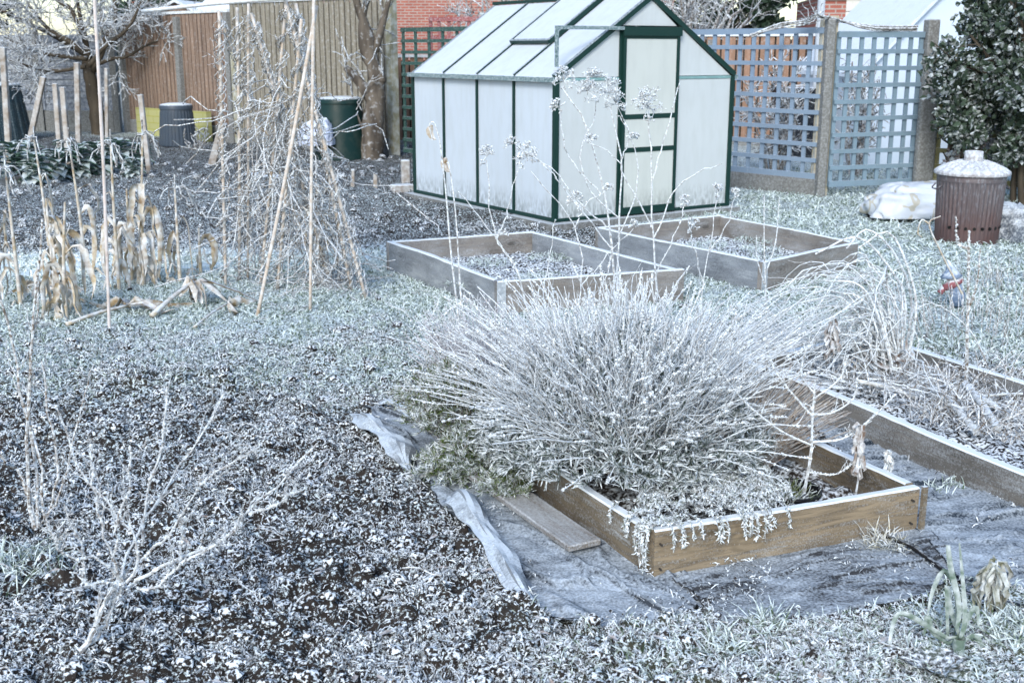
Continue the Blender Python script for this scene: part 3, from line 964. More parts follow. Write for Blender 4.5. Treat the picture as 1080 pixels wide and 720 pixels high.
def house(name, loc, rz, w, d, he, hr, wall_m, roof_m, label, cat, wins=(), axis='x', ov=.3):
    root = tag(empty(name, loc, rz), label, cat)
    b = MB()
    if axis == 'x':     # ridge along x
        b.prism([(0, 0, -.1), (0, d, -.1), (0, d, he), (0, d / 2, hr), (0, 0, he)][::-1], (w, 0, 0))
    else:
        b.prism([(0, 0, -.1), (w, 0, -.1), (w, 0, he), (w / 2, 0, hr), (0, 0, he)], (0, d, 0))
    b.build('wall', wall_m, root)
    r = MB()
    if axis == 'x':
        s = (hr - he) / (d / 2)
        for sg in (0, 1):
            y0, y1 = (-ov, d / 2) if sg == 0 else (d + ov, d / 2)
            z0 = he - ov * s
            q = [(-ov, y0, z0), (w + ov, y0, z0), (w + ov, y1, hr), (-ov, y1, hr)]
            r.prism(q if sg == 0 else q[::-1], (0, 0, .12))
    else:
        s = (hr - he) / (w / 2)
        for sg in (0, 1):
            x0, x1 = (-ov, w / 2) if sg == 0 else (w + ov, w / 2)
            z0 = he - ov * s
            q = [(x0, -ov, z0), (x1, -ov, hr), (x1, d + ov, hr), (x0, d + ov, z0)]
            r.prism(q[::-1] if sg == 0 else q, (0, 0, .06))
    r.build('roof', roof_m, root)
    for (x, z, ww, hh) in wins:
        f = MB()
        t = .07
        f.box(x, x + ww, -.05, .0, z, z + t).box(x, x + ww, -.05, .0, z + hh - t, z + hh)
        f.box(x, x + t, -.05, 0, z + t, z + hh - t).box(x + ww - t, x + ww, -.05, 0, z + t, z + hh - t).box(x + ww / 2 - t / 2, x + ww / 2 + t / 2, -.05, 0, z + t, z + hh - t)
        fr = f.build('window', WHITE, root)
        MB().box(x + t, x + ww - t, -.02, -.003, z + t, z + hh - t).build('pane', GLASS, fr)
    return root
house('brick_house', (-10.5, 33, 0), .0, 15, 7, 5.2, 8, BR, TILE, 'red brick house above the fences behind the greenhouse', 'house', [(1.5, 3.0, 1.6, 1.2), (6.5, 3.0, 1.6, 1.2), (12.5, 3.0, 1.6, 1.2)])
house('garden_shed', (-8.5, 26.5, 0), -.1, 2.2, 2.2, 2.0, 2.55, M['slat_brown'], M['cap'], 'brown shed with frosted gable roof just above the brown fence', 'shed', axis='y', ov=.15)
house('garden_shed', (-6.6, 24.5, 0), -.2, 1.5, 2.0, 2.0, 2.45, M['slat_grey'], M['cap'], 'low shed with frosted roof behind the bean canes', 'shed', axis='x', ov=.15)
# garage with white board fascia and brick piers
def garage():
    root = tag(empty('garage', (5.6, 21.5, 0), -.12), 'brick garage with peeling white boards behind the teal trellis', 'garage')
    MB().box(0, .45, 0, 4, -.1, 2.5).box(4.2, 4.65, 0, 4, -.1, 2.5).box(0.45, 4.2, 3.5, 4, -.1, 2.5).build('brick_pier', BR, root)
    d = MB()
    for k in range(22):
        d.box(.5 + k * .168, .5 + k * .168 + .16, .12, .15, .02, 2.0)
    d.build('door', WHITE, root)
    f = MB().box(.4, 4.25, -.02, .1, 2.02, 2.2).box(.4, 4.25, -.04, .1, 2.21, 2.42).box(-.1, 4.75, -.10, .1, 2.43, 2.58)
    f.build('fascia', paint('peeling_white_paint', (.66, .65, .60), (.25, .22, .18), .7, 5, .7), root)
    MB().box(-.15, 4.8, -.15, 4.2, 2.585, 2.68).build('roof', TILE, root)
    MB().box(.5, 2.4, .06, .11, .0, 1.95).build('frame', paint('red_frame', (.30, .04, .03)), root)
garage()
PALE = paint('pale_blue_white_panel', (.60, .70, .80), (.5, .58, .66), .5, 1.2, .4)
house('summer_house', (4.78, 15.9, 0), .12, 2.4, 2.4, 1.28, 2.5, PALE, paint('pale_panel_roof', (.66, .74, .82)), 'pale white gabled greenhouse beyond the teal trellis', 'greenhouse', axis='y', ov=.1)
r = tag(empty('metal_pole', (4.53, 17.5, 0)), 'grey metal pole rising behind the post of the blue trellis', 'pole')
MB().tubes([(0, 0, -.05), (0, 0, 3.4)], .055, 12).build('shaft', paint('grey_metal', (.45, .50, .55), rough=.4), r, True)

# pale yellow painted low boards, at the foot of the brown fence
r = tag(empty('yellow_wall', (-7.02, 21.80, 0), -.746), 'low yellow painted block wall behind the ribbed compost bin', 'wall')
n = NT('yellow_painted_block', .8)
t = n.new('ShaderNodeTexBrick')
t.inputs['Color1'].default_value = (.44, .44, .20, 1); t.inputs['Color2'].default_value = (.40, .40, .18, 1); t.inputs['Mortar'].default_value = (.36, .36, .10, 1)
t.inputs['Scale'].default_value = 1; t.inputs['Brick Width'].default_value = .3; t.inputs['Row Height'].default_value = .12; t.inputs['Mortar Size'].default_value = .01
mp = n.new('ShaderNodeMapping'); mp.inputs['Rotation'].default_value = (rad(90), 0, 0)
n.lk(n.co.outputs['Object'], mp.inputs[0]); n.lk(mp.outputs[0], t.inputs['Vector'])
MB().box(0, 2.35, 0, .10, -.05, .50).build('block_face', n.col(t.outputs[0]), r)

# ---------------------------------------------------------------- bins
def ribbed_bin(loc, r0, r1, h, mt, label, ribs=26, lid=True, name='compost_bin', amp=.028, lidm=None, cat='compost bin'):
    root = tag(empty(name, loc), label, cat)
    n = 208
    wave = (lambda a, k: amp * (np.abs(((a * ribs / (2 * np.pi)) % 1) - .5) > .28) * (0 < k < 9)) if ribs else None
    prof = [(r0, 0)] + [(r0 + (r1 - r0) * t, .02 + (h - .06) * t) for t in np.linspace(0, 1, 9)] + [(r1, h - .02)]
    MB().lathe(prof, n, wave=wave).build('body', mt, root)
    if lid:
        b = MB().lathe([(r1 * 1.06, h - .05), (r1 * 1.06, h), (r1 * .98, h + .03), (r1 * .5, h + .05), (.001, h + .055)], 48)
        b.build('lid', lidm or mt, root, True)
    return root
ribbed_bin((-5.56, 19.35, 0), .30, .255, .64, paint('dark_blue_grey_plastic', (.055, .075, .10), rough=.4, frost=-.5, top=1.5), 'ribbed dark grey compost bin by the yellow wall', 30)
ribbed_bin((-2.50, 17.0, 0), .42, .31, .84, paint('dark_green_plastic', (.006, .028, .026), rough=.4, frost=-.45, top=1.3), 'smooth dark green conical compost bin beside the pruned tree', 0)
ribbed_bin((-9.0, 20.2, 0), .62, .50, .95, paint('blue_black_plastic', (.02, .045, .06), rough=.5, frost=-.1, top=1.0), 'squat dark blue green compost bin at far left', 24)

def incinerator():
    root = tag(empty('garden_incinerator', (3.79, 9.5, 0), .3), 'rusty ribbed incinerator bin with frosted chimney lid on the lawn', 'incinerator')
    n = NT('rusty_galvanised_steel', .55)
    s = n.new('ShaderNodeSeparateXYZ'); n.lk(n.co.outputs['Object'], s.inputs[0])
    f = n.math('ADD', n.rng(s.outputs[2], .45, .0), n.math('MULTIPLY', n.math('SUBTRACT', n.noise(7, 4), .5), 1.4), True)
    base = n.mix(f, (.13, .115, .12), (.115, .07, .065))
    k = n.math('MULTIPLY', n.rng(n.noise(50, 3, (1, 1, .4)), .5, .7, 0, .45), n.rng(s.outputs[2], .1, .6))
    mt = n.col(n.mix(k, base, (.4, .44, .5)))
    n.b.inputs['Metallic'].default_value = .3
    R = .268
    ribs = 44
    wave = lambda a, k: .020 * np.cos(a * ribs) * (2 <= k <= 11)
    prof = [(R * .93, -.02), (R * .94, .06)] + [(R * (.94 + .05 * t), .16 + .33 * t) for t in np.linspace(0, 1, 10)] + [(R, .50), (R * 1.02, .51), (R, .52), (R * 1.02, .54), (R, .55), (R * 1.03, .565)]
    body = MB().lathe(prof, 264, wave=wave).build('body', mt, root, True)
    hm = paint('hole_black', (.004, .004, .004), frost=-1, top=0)
    for a in np.arange(-1.9, 1.6, .26):
        c = np.array([math.cos(a - .9), math.sin(a - .9)]) * R * .955
        o = MB().tubes([(c[0] * .97, c[1] * .97, .135), (c[0] * 1.018, c[1] * 1.018, .135)], .013, 10, cap=True).build('vent_hole', hm, body)
    lm = frosted('frosted_zinc_lid', (.30, .28, .29), (.22, .2, .2), .30, .35, 40, 1.6)
    n_ = 144
    wv = lambda a, k: 0 * a
    V = []
    prof = [(1.10, .555), (1.12, .57), (1.10, .585), (.95, .605), (.7, .635), (.42, .66), (.30, .665)]
    b = MB()
    a = np.arange(n_) * 2 * np.pi / n_
    for k, (r_, z) in enumerate(prof):
        zz = z + (.010 * np.cos(a * 18) if 2 < k < 6 else 0 * a)
        V.append(np.stack([R * r_ * np.cos(a), R * r_ * np.sin(a), zz], -1))
    j = np.arange(n_); j2 = (j + 1) % n_
    b.add(np.vstack(V), np.vstack([np.stack([k * n_ + j, k * n_ + j2, (k + 1) * n_ + j2, (k + 1) * n_ + j], -1) for k in range(len(prof) - 1)]))
    lid = b.build('lid', lm, root, True)
    MB().lathe([(.075, .655), (.072, .74), (.066, .742), (.064, .66)], 32).build('chimney', lm, lid, True)
    for s_ in (0, math.pi):
        c = np.array([math.cos(s_ - .3), math.sin(s_ - .3), 0]) * R
        t = np.array([-math.sin(s_ - .3), math.cos(s_ - .3), 0])
        P = smooth_path([c * 1.0 - t * .07 + (0, 0, .47), c * 1.12 - t * .05 + (0, 0, .44), c * 1.12 + t * .05 + (0, 0, .44), c + t * .07 + (0, 0, .47)], 14)
        MB().tubes(P, .006, 6).build('handle', mt, root, True)
incinerator()

# sacks
def sack(loc, s, rz, mt, label, seed, name='sack', cat='sack'):
    import bmesh
    bm = bmesh.new()
    bmesh.ops.create_uvsphere(bm, u_segments=64, v_segments=40, radius=1)
    for v in bm.verts:
        x, y, z = v.co
        q = np.array([x, y, z])
        sx = math.copysign(abs(x) ** .7, x); sy = math.copysign(abs(y) ** .75, y)
        w = (fbm(np.array([x * 3 + seed]), np.array([y * 3 + z * 2]), 4, seed)[0] - .5)
        w2 = abs(fbm(np.array([x * 2.2 + z + seed]), np.array([y * 5]), 2, seed + 3)[0] - .5)
        r = 1 + .40 * w - 1.6 * max(0, .07 - w2)
        v.co = (sx * s[0] * r, sy * s[1] * r, max(z * s[2] * r, -.02 + .0 * z) if z < 0 else z * s[2] * r)
    me = bpy.data.meshes.new(name)
    bm.to_mesh(me); bm.free()
    for p in me.polygons: p.use_smooth = True
    me.materials.append(mt)
    o = bpy.data.objects.new(name, me); COL.objects.link(o)
    o.location = loc; o.rotation_euler.z = rz
    return tag(o, label, cat)
n = NT('printed_white_sack', .45)
w1 = n.noise(2.2, 2, (1, 1, 1), .5, .5)
gold = n.math('MULTIPLY', n.rng(w1, .53, .54), n.rng(w1, .575, .565))
w2 = n.noise(7.0, 1, (1, 1, 2))
gold = n.math('MAXIMUM', gold, n.rng(w2, .66, .68))
SACK = n.col(n.mix(n.math('MULTIPLY', gold, .6), (.60, .65, .70), (.42, .36, .20)))
sack((3.86, 10.85, .05), (.54, .32, .29), .15, SACK, 'plump white plastic sack with gold print left of the incinerator', 4)
sack((4.12, 10.8, .03), (.36, .25, .17), -.2, paint('white_plastic_sack', (.55, .6, .66), rough=.4), 'smaller white sack mostly hidden behind the incinerator', 9)
sack((4.28, 9.7, .02), (.34, .32, .26), .5, paint('slate_blue_tarpaulin', (.08, .10, .13), rough=.5, frost=.1, top=.6), 'crumpled slate grey tarpaulin bundle at the right edge', 15, 'tarpaulin', 'tarpaulin')

# bricks and blocks at the far corner of the greenhouse
bm_ = frosted('grey_block', (.30, .26, .22), (.22, .19, .16), .25, .7, 15, 1.5)
for k, (x, y, s, z, lb, rz) in enumerate(((424, 203, (.24, .14, .09), 0, 'low buff brick beside the back corner of the greenhouse', .4), (428, 196, (.10, .12, .30), .0, 'upright grey block beside the back corner of the greenhouse', .2))):
    p = at(x, y)
    o = MB().box(-s[0] / 2, s[0] / 2, -s[1] / 2, s[1] / 2, -.02, s[2]).build('block', bm_, loc=(p[0], p[1], z), rz=rz)
    md = o.modifiers.new('bevel', 'BEVEL'); md.width = .01
    tag(o, lb, 'block')
# dark chairs/wheelie bins in the neighbour's garden
BK = paint('black_plastic', (.012, .015, .022), rough=.4, frost=-.1)
for x, Y, lb in ((4.15, 17.0, 'black wheeled bin seen low through the powder blue trellis'), (6.35, 15.2, 'black wheeled bin seen through the teal trellis')):
    r = tag(empty('wheeled_bin', (x, Y, 0), .1), lb, 'bin')
    MB().prism([(-.25, -.25, .06), (.25, -.25, .06), (.30, -.30, .95), (-.30, -.30, .95)], (0, .55, 0)).build('body', BK, r)
    MB().box(-.32, .32, -.34, .34, .952, 1.01).build('lid', BK, r)
    for s_ in (-.24, .20):
        MB().tubes([(s_, .3, .1), (s_ + .05, .3, .1)], .1, 16, cap=True).build('wheel', BK, r)
# small fallen stones/rock by the trellis
for x, y, s, lb in ((782, 196, .09, 'dark rounded stone under the powder blue trellis'),):
    p = at(x, y)
    tag(MB().lumps([(p[0], p[1], s * .5)], [s * 1.3], ICO1, .08).build('rock', M['conc'], smooth=True), lb, 'stone')

# ================================================================ plants
def px(pts, Y=None, z=None):
    """points (x, y[, depth]) of the picture at a depth"""
    out = []
    for p in pts:
        out.append(at(p[0], p[1], Y=(p[2] if len(p) > 2 else Y)))
    return np.array(out)

def beads(b, P, R, per, size, t0=.0, t1=1.0):
    """small frost lumps / seed whorls strung along paths"""
    N, K = P.shape[:2]
    t = (t0 + (t1 - t0) * rng.random((N, per))) * (K - 1)
    i = np.minimum(t.astype(int), K - 2)
    f = (t - i)[..., None]
    a = np.arange(N)[:, None]
    C = P[a, i] * (1 - f) + P[a, i + 1] * f
    C = C + rng.normal(size=C.shape) * size * .35
    S = size * (.6 + .8 * rng.random(N * per))
    b.lumps(C.reshape(-1, 3), S, OCT, .15)

def frostfur(b, P, n, ln, w=.0009, t0=0, t1=1):
    """little ice needles standing off stems"""
    N, K = P.shape[:2]
    t = (t0 + (t1 - t0) * rng.random((N, n))) * (K - 1)
    i = np.minimum(t.astype(int), K - 2)
    f = (t - i)[..., None]
    a = np.arange(N)[:, None]
    C = (P[a, i] * (1 - f) + P[a, i + 1] * f).reshape(-1, 3)
    d = unit(rng.normal(size=C.shape)) * (ln * (.4 + .9 * rng.random((len(C), 1))))
    b.ribbons(np.stack([C, C + d], 1), np.array([w, w * .3])[None])

def wob(P, a):
    """kinks along paths"""
    n = rng.normal(size=P.shape) * a
    n[:, 0] = 0
    return P + n

# ---------------------------------------------------------------- lavender bush
def lavender():
    c = np.array([.40, 4.00, .06])
    root = tag(empty('lavender_bush', tuple(c)), 'big white frosted lavender bush filling the tan board bed', 'bush')
    N = 1300
    a = rng.random(N) * 2 * np.pi
    rr = np.sqrt(rng.random(N))
    base = np.stack([.30 * rr * np.cos(a), .44 * rr * np.sin(a), .10 + .08 * rng.random(N)], -1)
    out = np.stack([np.cos(a), np.sin(a)], -1)
    lean = rr ** 1.1 * (.55 + .45 * rng.random(N))
    out2 = np.stack([np.cos(a + .35 * rng.normal(size=N)), np.sin(a + .35 * rng.normal(size=N))], -1)
    hh = (.63 - .12 * rr ** 3) * (.50 + .52 * rng.random(N) ** .8)
    # taller to the back, spilling wide to the sides
    sx = np.where(out[:, 0] < 0, .48, .36)
    out = out2
    tip = base.copy()
    tip[:, 0] += out[:, 0] * lean * sx * .95
    tip[:, 1] += out[:, 1] * lean * .42
    tip[:, 2] = hh
    cl = rng.integers(0, 46, N)
    tip += (rng.normal(size=(46, 3)) * (.075, .06, .04))[cl] + rng.normal(size=tip.shape) * .035
    bent = rng.random(N) < .07
    tip[bent, 2] *= .62
    tip[bent, :2] *= 1.12
    mid = base * .45 + tip * .55
    mid[:, :2] = base[:, :2] * .62 + tip[:, :2] * .38
    mid[:, 2] += .05
    K = 8
    mid += rng.normal(size=mid.shape) * (.035, .035, .02)
    P = wob(bez(base, mid, tip, K), .005)
    R = np.linspace(.0022, .0016, K)[None] * (.8 + .5 * rng.random((N, 1)))
    b = MB().tubes(P, R, 4)
    Q, RQ = spawn(P, R, 1, .12, .5, .4, 4, .8, .35)
    b.tubes(Q, RQ, 3)
    frostfur(b, P, 12, .006, .0011, .1)
    b.build('flower_stems', M['white_stem'], root)
    h = MB()
    sel = rng.random(N) < .55
    beads(h, P[sel][:, -3:], R[sel], 12, .0045, .45, 1)
    beads(h, P[sel][:, -4:-1], R[sel], 3, .0038, .3, .45)
    h.build('seed_heads', M['white_stem'], root)
    # leaf rosettes low in the bush, thickest at the front
    n2 = 1500
    a = rng.random(n2) * 2 * np.pi
    r2 = np.sqrt(rng.random(n2))
    C = np.stack([.52 * r2 * np.cos(a), .55 * r2 * np.sin(a) - .04, .12 + (.34 * (1 - r2 ** 2) + .06) * rng.random(n2) ** .8], -1)
    L = 11
    d = unit(rng.normal(size=(n2 * L, 3)) * .8 + np.repeat(np.stack([.7 * r2 * np.cos(a), .7 * r2 * np.sin(a), .8 + 0 * a], -1), L, 0))
    ln = (.034 + .030 * rng.random((n2 * L, 1)))
    p0 = np.repeat(C, L, 0)
    p1 = p0 + d * ln * .55
    p2 = p0 + d * ln + np.array([0, 0, -.004])
    MB().ribbons(np.stack([p0, p1, p2], 1), np.array([.0014, .0029, .0008])[None], fold=.4).build('foliage', M['lav_leaf'], root)
    # brown woody crown of old stems
    n3 = 260
    a = rng.random(n3) * 2 * np.pi
    b0 = np.stack([.1 * np.cos(a), .12 * np.sin(a), 0 * a], -1)
    t0 = np.stack([.5 * np.cos(a), .5 * np.sin(a), .12 + .2 * rng.random(n3)], -1) * (.6 + .4 * rng.random((n3, 1)))
    MB().tubes(wob(bez(b0, (b0 + t0) / 2 + (0, 0, .08), t0, 5), .008), .004, 4).build('woody_stems', M['brown_twig'], root)
lavender()

def tuft_of_stems(name, loc, n, r0, r1, h, mt, label, cat='plant', rad_=.0016, lean=(0, 0), K=6, fur=6, low=.6, group=None, bead=0):
    root = tag(empty(name, tuple(loc)), label, cat, group)
    a = rng.random(n) * 2 * np.pi
    r = np.sqrt(rng.random(n))
    base = np.stack([r0 * r * np.cos(a), r0 * r * np.sin(a), 0 * a], -1)
    tip = np.stack([r1 * r * np.cos(a) + lean[0], r1 * r * np.sin(a) + lean[1], h * (low + (1 - low) * rng.random(n)) * (1 - .3 * r * r)], -1)
    mid = base * .6 + tip * .4
    mid[:, 2] = tip[:, 2] * .62
    P = wob(bez(base, mid, tip, K), .004)
    b = MB().tubes(P, np.linspace(rad_ * 1.2, rad_ * .7, K)[None], 3)
    if fur: frostfur(b, P, fur, .006, .001, .1)
    if bead: beads(b, P[:, -3:], None, bead, .004, .2, 1)
    b.build('stems', mt, root)
    return root

# dry brown stems at the right back of the same bed
tuft_of_stems('dry_stem_clump', (.84, 4.02, .06), 420, .12, .27, .38, frosted('tan_dry_stem', (.40, .31, .22), (.28, .2, .14), .3, .2, 60, 2), 'clump of dry tan stems at the right side of the lavender bush', rad_=.0016, lean=(.12, -.05), fur=4)
tuft_of_stems('hazy_seed_plant', (-.13, 4.75, .06), 420, .10, .30, .50, frosted('mauve_grey_stem', (.34, .28, .30), (.25, .2, .2), .55, .2, 60, 2), 'hazy mauve grey seeding plant behind the left end of the lavender', lean=(-.05, .0), rad_=.0013, fur=8, bead=5)

def feathery(name, spots, mt, label, leaf=.018, cat='plant', nb=26, per=16, w=.0014, hang=None, up=.5):
    """mounds of fine foliage along arching sprigs; spots = (x, y, z, radius, height, sprigs)"""
    x0, y0, z0 = spots[0][:3]
    root = tag(empty(name, (x0, y0, z0)), label, cat)
    st, lf = MB(), MB()
    for (x, y, z, r, h, n) in spots:
        a = rng.random(n) * 2 * np.pi
        q = np.sqrt(rng.random(n))
        c = np.array([x - x0, y - y0, z - z0])
        base = c + np.stack([.3 * r * q * np.cos(a), .3 * r * q * np.sin(a), 0 * a], -1)
        tip = c + np.stack([r * q * np.cos(a), r * q * np.sin(a), h * (1 - .6 * q * q) * (.7 + .4 * rng.random(n))], -1)
        mid = (base + tip) / 2 + np.stack([0 * a, 0 * a, h * .25 + 0 * a], -1)
        P = wob(bez(base, mid, tip, 6), .005)
        st.tubes(P, .0018, 3)
        _leafsprig(lf, P, nb, leaf, w)
    st.build('sprigs', M['brown_twig'], root)
    lf.build('foliage', mt, root)
    return root
def _leafsprig(lf, P, nb, leaf, w, t0=.2):
    N, K = P.shape[:2]
    t = (t0 + (1 - t0) * rng.random((N, nb))) * (K - 1)
    i = np.minimum(t.astype(int), K - 2)
    f = (t - i)[..., None]
    a = np.arange(N)[:, None]
    C = (P[a, i] * (1 - f) + P[a, i + 1] * f).reshape(-1, 3)
    T = unit(P[a, i + 1] - P[a, i]).reshape(-1, 3)
    d = unit(T * .7 + rng.normal(size=C.shape) * .75 + np.array([0, 0, .15]))
    ln = leaf * (.5 + .9 * rng.random((len(C), 1)))
    p1 = C + d * ln * .5
    p2 = C + d * ln + rng.normal(size=C.shape) * leaf * .12
    lf.ribbons(np.stack([C, p1, p2], 1), np.array([w * .7, w, w * .3])[None])

feathery('santolina', [(-.20, 4.22, .06, .24, .34, 260), (-.10, 3.98, .04, .20, .20, 200), (-.30, 4.45, .05, .22, .30, 200), (-.22, 4.05, .0, .20, .10, 140), (-.02, 3.80, .02, .13, .12, 90), (.02, 4.25, .1, .22, .3, 150)],
         M['santolina'], 'green feathery frosted bush spilling over the left end of the tan bed', .020, nb=34, w=.0017)

def creeper():
    """creeping herb in the near corner with sprigs hanging over the boards"""
    root = tag(empty('creeping_herb', (.55, 3.45, .12)), 'frosted creeping herb trailing over the near corner of the tan bed', 'herb')
    st, lf = MB(), MB()
    o = np.array([.55, 3.45, .12])
    n = 330
    u, v = rng.random(n), rng.random(n)
    A, B_, C_ = np.array([.40, 3.33]), np.array([.86, 3.45]), np.array([.42, 3.86])
    xy = A + (B_ - A) * u[:, None] + (C_ - A) * (v * (1 - .55 * u))[:, None]
    z = .11 + .05 * fbm(xy[:, 0] * 14, xy[:, 1] * 14, 2, 4)
    base = np.column_stack([xy, z]) - o
    ang = rng.random(n) * 2 * np.pi
    d = np.stack([np.cos(ang) * .6 + .1, np.sin(ang) * .6 - .5], -1)
    tip = base + np.column_stack([d * .10, .01 + .03 * rng.random(n)])
    P = wob(bez(base, (base + tip) / 2 + (0, 0, .045), tip, 6), .003)
    st.tubes(P, .0016, 3)
    _leafsprig(lf, P, 46, .0105, .0021, .0)
    # hanging sprigs: start on the board top, drop outside the faces
    f0, f1 = np.array(BED_A[0]), np.array(BED_A[1])
    fd = unit(f1 - f0)
    fn = np.array([fd[1], -fd[0]])
    l1 = np.array(BED_A[3])
    ld = unit(l1 - f0)
    ln_ = np.array([-ld[1], ld[0]])
    for (t, drop, side, k) in ((.07, .06, 0, 3), (.13, .03, 0, 2), (.21, .07, 0, 4), (.30, .055, 0, 4), (.36, .075, 0, 4), (.42, .04, 0, 3), (.02, .13, 1, 5), (.05, .11, 1, 5), (.12, .05, 1, 3), (.17, .04, 1, 2)):
        for q in range(k):
            tt = t + .02 * rng.normal()
            e = (f0 + fd * tt * 1.0) if side == 0 else (f0 + ld * max(tt, .01))
            nn = fn if side == 0 else ln_
            e3 = np.array([*e, .165])
            pts = np.array([e3 - np.array([*nn * .10, .01]), e3 - np.array([*nn * .02, -.012]), e3 + np.array([*nn * .022, -.012]), e3 + np.array([*nn * .026, -.012 - drop * (.6 + .5 * rng.random())])]) - o
            P = wob(smooth_path(pts, 9)[None], .002)
            st.tubes(P, .0014, 3)
            _leafsprig(lf, P, 80, .0105, .0021, .0)
    st.build('sprigs', M['brown_twig'], root)
    lf.build('foliage', M['thyme'], root)
creeper()

# ---------------------------------------------------------------- black pot sunk in the bed, with grass
def pot():
    p = at(835, 512, .13)
    r = tag(empty('plant_pot', (p[0], p[1], .035), .2), 'black plastic pot sunk in the right corner of the tan bed', 'pot')
    bp = paint('black_pot_plastic', (.008, .009, .011), rough=.4, frost=-.35, top=.25)
    MB().lathe([(.075, -.02), (.092, .075), (.094, .085), (.100, .085), (.100, .070), (.095, .068)], 48).build('rim', bp, r, True)
    MB().lathe([(.001, .040), (.089, .045)], 32).build('compost', M['soil'], r)
    tuft_of_stems('pot_grass', (p[0] - .03, p[1] - .02, .07), 90, .07, .13, .09, M['green_leaf'], 'frosted grass growing in and beside the sunk black pot', 'grass', .0016)
    tuft_of_stems('curly_dead_plant', (p[0] - .13, p[1] - .08, .05), 130, .07, .14, .14, M['white_stem'], 'small curled frosted plant between the creeping herb and the black pot', 'plant', .002, fur=10)
pot()

# ---------------------------------------------------------------- branching plants traced as real stems
def twiggy(name, strokes, r, mt, label, cat='plant', fur=(26, .007), kids=None, part='stems', pj=.0, sides=5, group=None, bead=None, kink=.0):
    """strokes: list of (points3d, radius factor)"""
    base = strokes[0][0][0]
    root = tag(empty(name, tuple(base)), label, cat, group)
    b = MB()
    K = 14
    P = np.stack([smooth_path(s[0], K) for s in strokes]) - base
    if kink:
        P = wob(P, kink)
    R = np.stack([np.linspace(1.0, .5, K) * r * s[1] for s in strokes])
    b.tubes(P, R * (1 + .25 * rng.random(R.shape)), sides)
    if fur:
        frostfur(b, P, fur[0], fur[1], .0013)
    if kids:
        for (n, L, sp, up, rr) in kids:
            Q, RQ = spawn(P, R, n, L, sp, up, 5, rr, .3, .25)
            b.tubes(Q, RQ, 4)
            if fur: frostfur(b, Q, max(4, fur[0] // 3), fur[1], .0012)
            P2, R2 = Q, RQ
    if bead:
        beads(b, P, R, bead[0], bead[1])
    b.build(part, mt, root)
    return root, P, R

def umbel(b, c, r, n=16, up=np.array([0, 0, 1.0]), s=.0045):
    d = unit(rng.normal(size=(n, 3)) * .8 + up * .7)
    tip = c + d * r * (.8 + .3 * rng.random((n, 1)))
    P = bez(np.repeat(c[None], n, 0), c + d * r * .5 + up * r * .1, tip, 4)
    b.tubes(P, .0016, 3)
    for k in range(5):
        t2 = tip + unit(rng.normal(size=(n, 3)) + up * .6) * r * .28
        b.tubes(np.stack([tip, t2], 1), .0013, 3)
        b.lumps(t2, s * (.7 + .6 * rng.random(n)), OCT, .2)

def umbel_plant(name, strokes, r, umb, label, mt=None, z0=None):
    root, P, R = twiggy(name, strokes, r, mt or M['white_stem'], label, 'seed stem', (40, .008), kink=.003, bead=(16, .0035))
    base = strokes[0][0][0]
    for (x, y, Y, rr, n) in umb:
        b = MB()
        umbel(b, at(x, y, Y=Y) - base, rr * 1.0, int(n * 1.2))
        b.build('seed_umbel', M['white_stem'], root)
    return root
Y1 = 5.0
umbel_plant('dried_fennel', [(px([(652, 420, 4.95), (648, 340, 5.0), (645, 250), (633, 190), (618, 130), (592, 92)], Y1), 1.3),
                             (px([(645, 262), (600, 205), (575, 175), (560, 168)], Y1), .8),
                             (px([(634, 205), (600, 165), (590, 120)], Y1), .7),
                             (px([(640, 240), (612, 215), (585, 180), (545, 155)], Y1 - .1), .7)], .0042,
            [(595, 86, Y1, .05, 18), (620, 96, Y1, .045, 18), (556, 165, Y1, .05, 18), (540, 152, Y1 - .1, .03, 10), (588, 113, Y1, .03, 10)],
            'tall dried fennel stem leaning left with umbels before the greenhouse corner')
umbel_plant('dried_fennel', [(px([(662, 420, 5.05), (654, 340), (652, 240), (655, 170), (640, 100)], 5.15), 1.3),
                             (px([(653, 230), (622, 200), (612, 160), (628, 120), (625, 84)], 5.15), .8),
                             (px([(652, 250), (672, 200), (668, 150), (650, 112)], 5.15), .7),
                             (px([(655, 170), (663, 140), (648, 118)], 5.15), .6)], .0042,
            [(640, 98, 5.15, .06, 20), (625, 82, 5.15, .04, 14), (650, 110, 5.15, .05, 16), (668, 146, 5.15, .025, 10)],
            'tallest straight dried fennel stem with a flat umbel, in front of the greenhouse door')
umbel_plant('dried_fennel', [(px([(688, 425, 4.9), (693, 330), (688, 240), (688, 180), (684, 118)], 4.85), 1.2),
                             (px([(688, 190), (702, 140), (718, 86)], 4.85), .8),
                             (px([(690, 250), (712, 200), (735, 184), (762, 172)], 4.85), .8),
                             (px([(688, 240), (660, 190), (648, 165), (620, 150)], 4.85), .7),
                             (px([(692, 290), (715, 240), (722, 216)], 4.85), .6)], .004,
            [(684, 112, 4.85, .065, 24), (623, 150, 4.85, .03, 10), (722, 212, 4.85, .025, 8)],
            'dried fennel stem with a broad round umbel right of the greenhouse door post')
umbel_plant('dried_fennel', [(px([(565, 400, 4.6), (560, 340), (545, 285), (520, 245), (514, 170)], 4.6), 1.1),
                             (px([(545, 285), (530, 262), (484, 202)], 4.6), .8),
                             (px([(524, 252), (535, 225), (548, 170)], 4.6), .7),
                             (px([(560, 325), (577, 285), (585, 232)], 4.6), .7)], .0036,
            [(514, 164, 4.6, .035, 14), (530, 248, 4.6, .02, 8), (548, 168, 4.6, .02, 8)],
            'slender dried stem with small umbel before the greenhouse side panes')
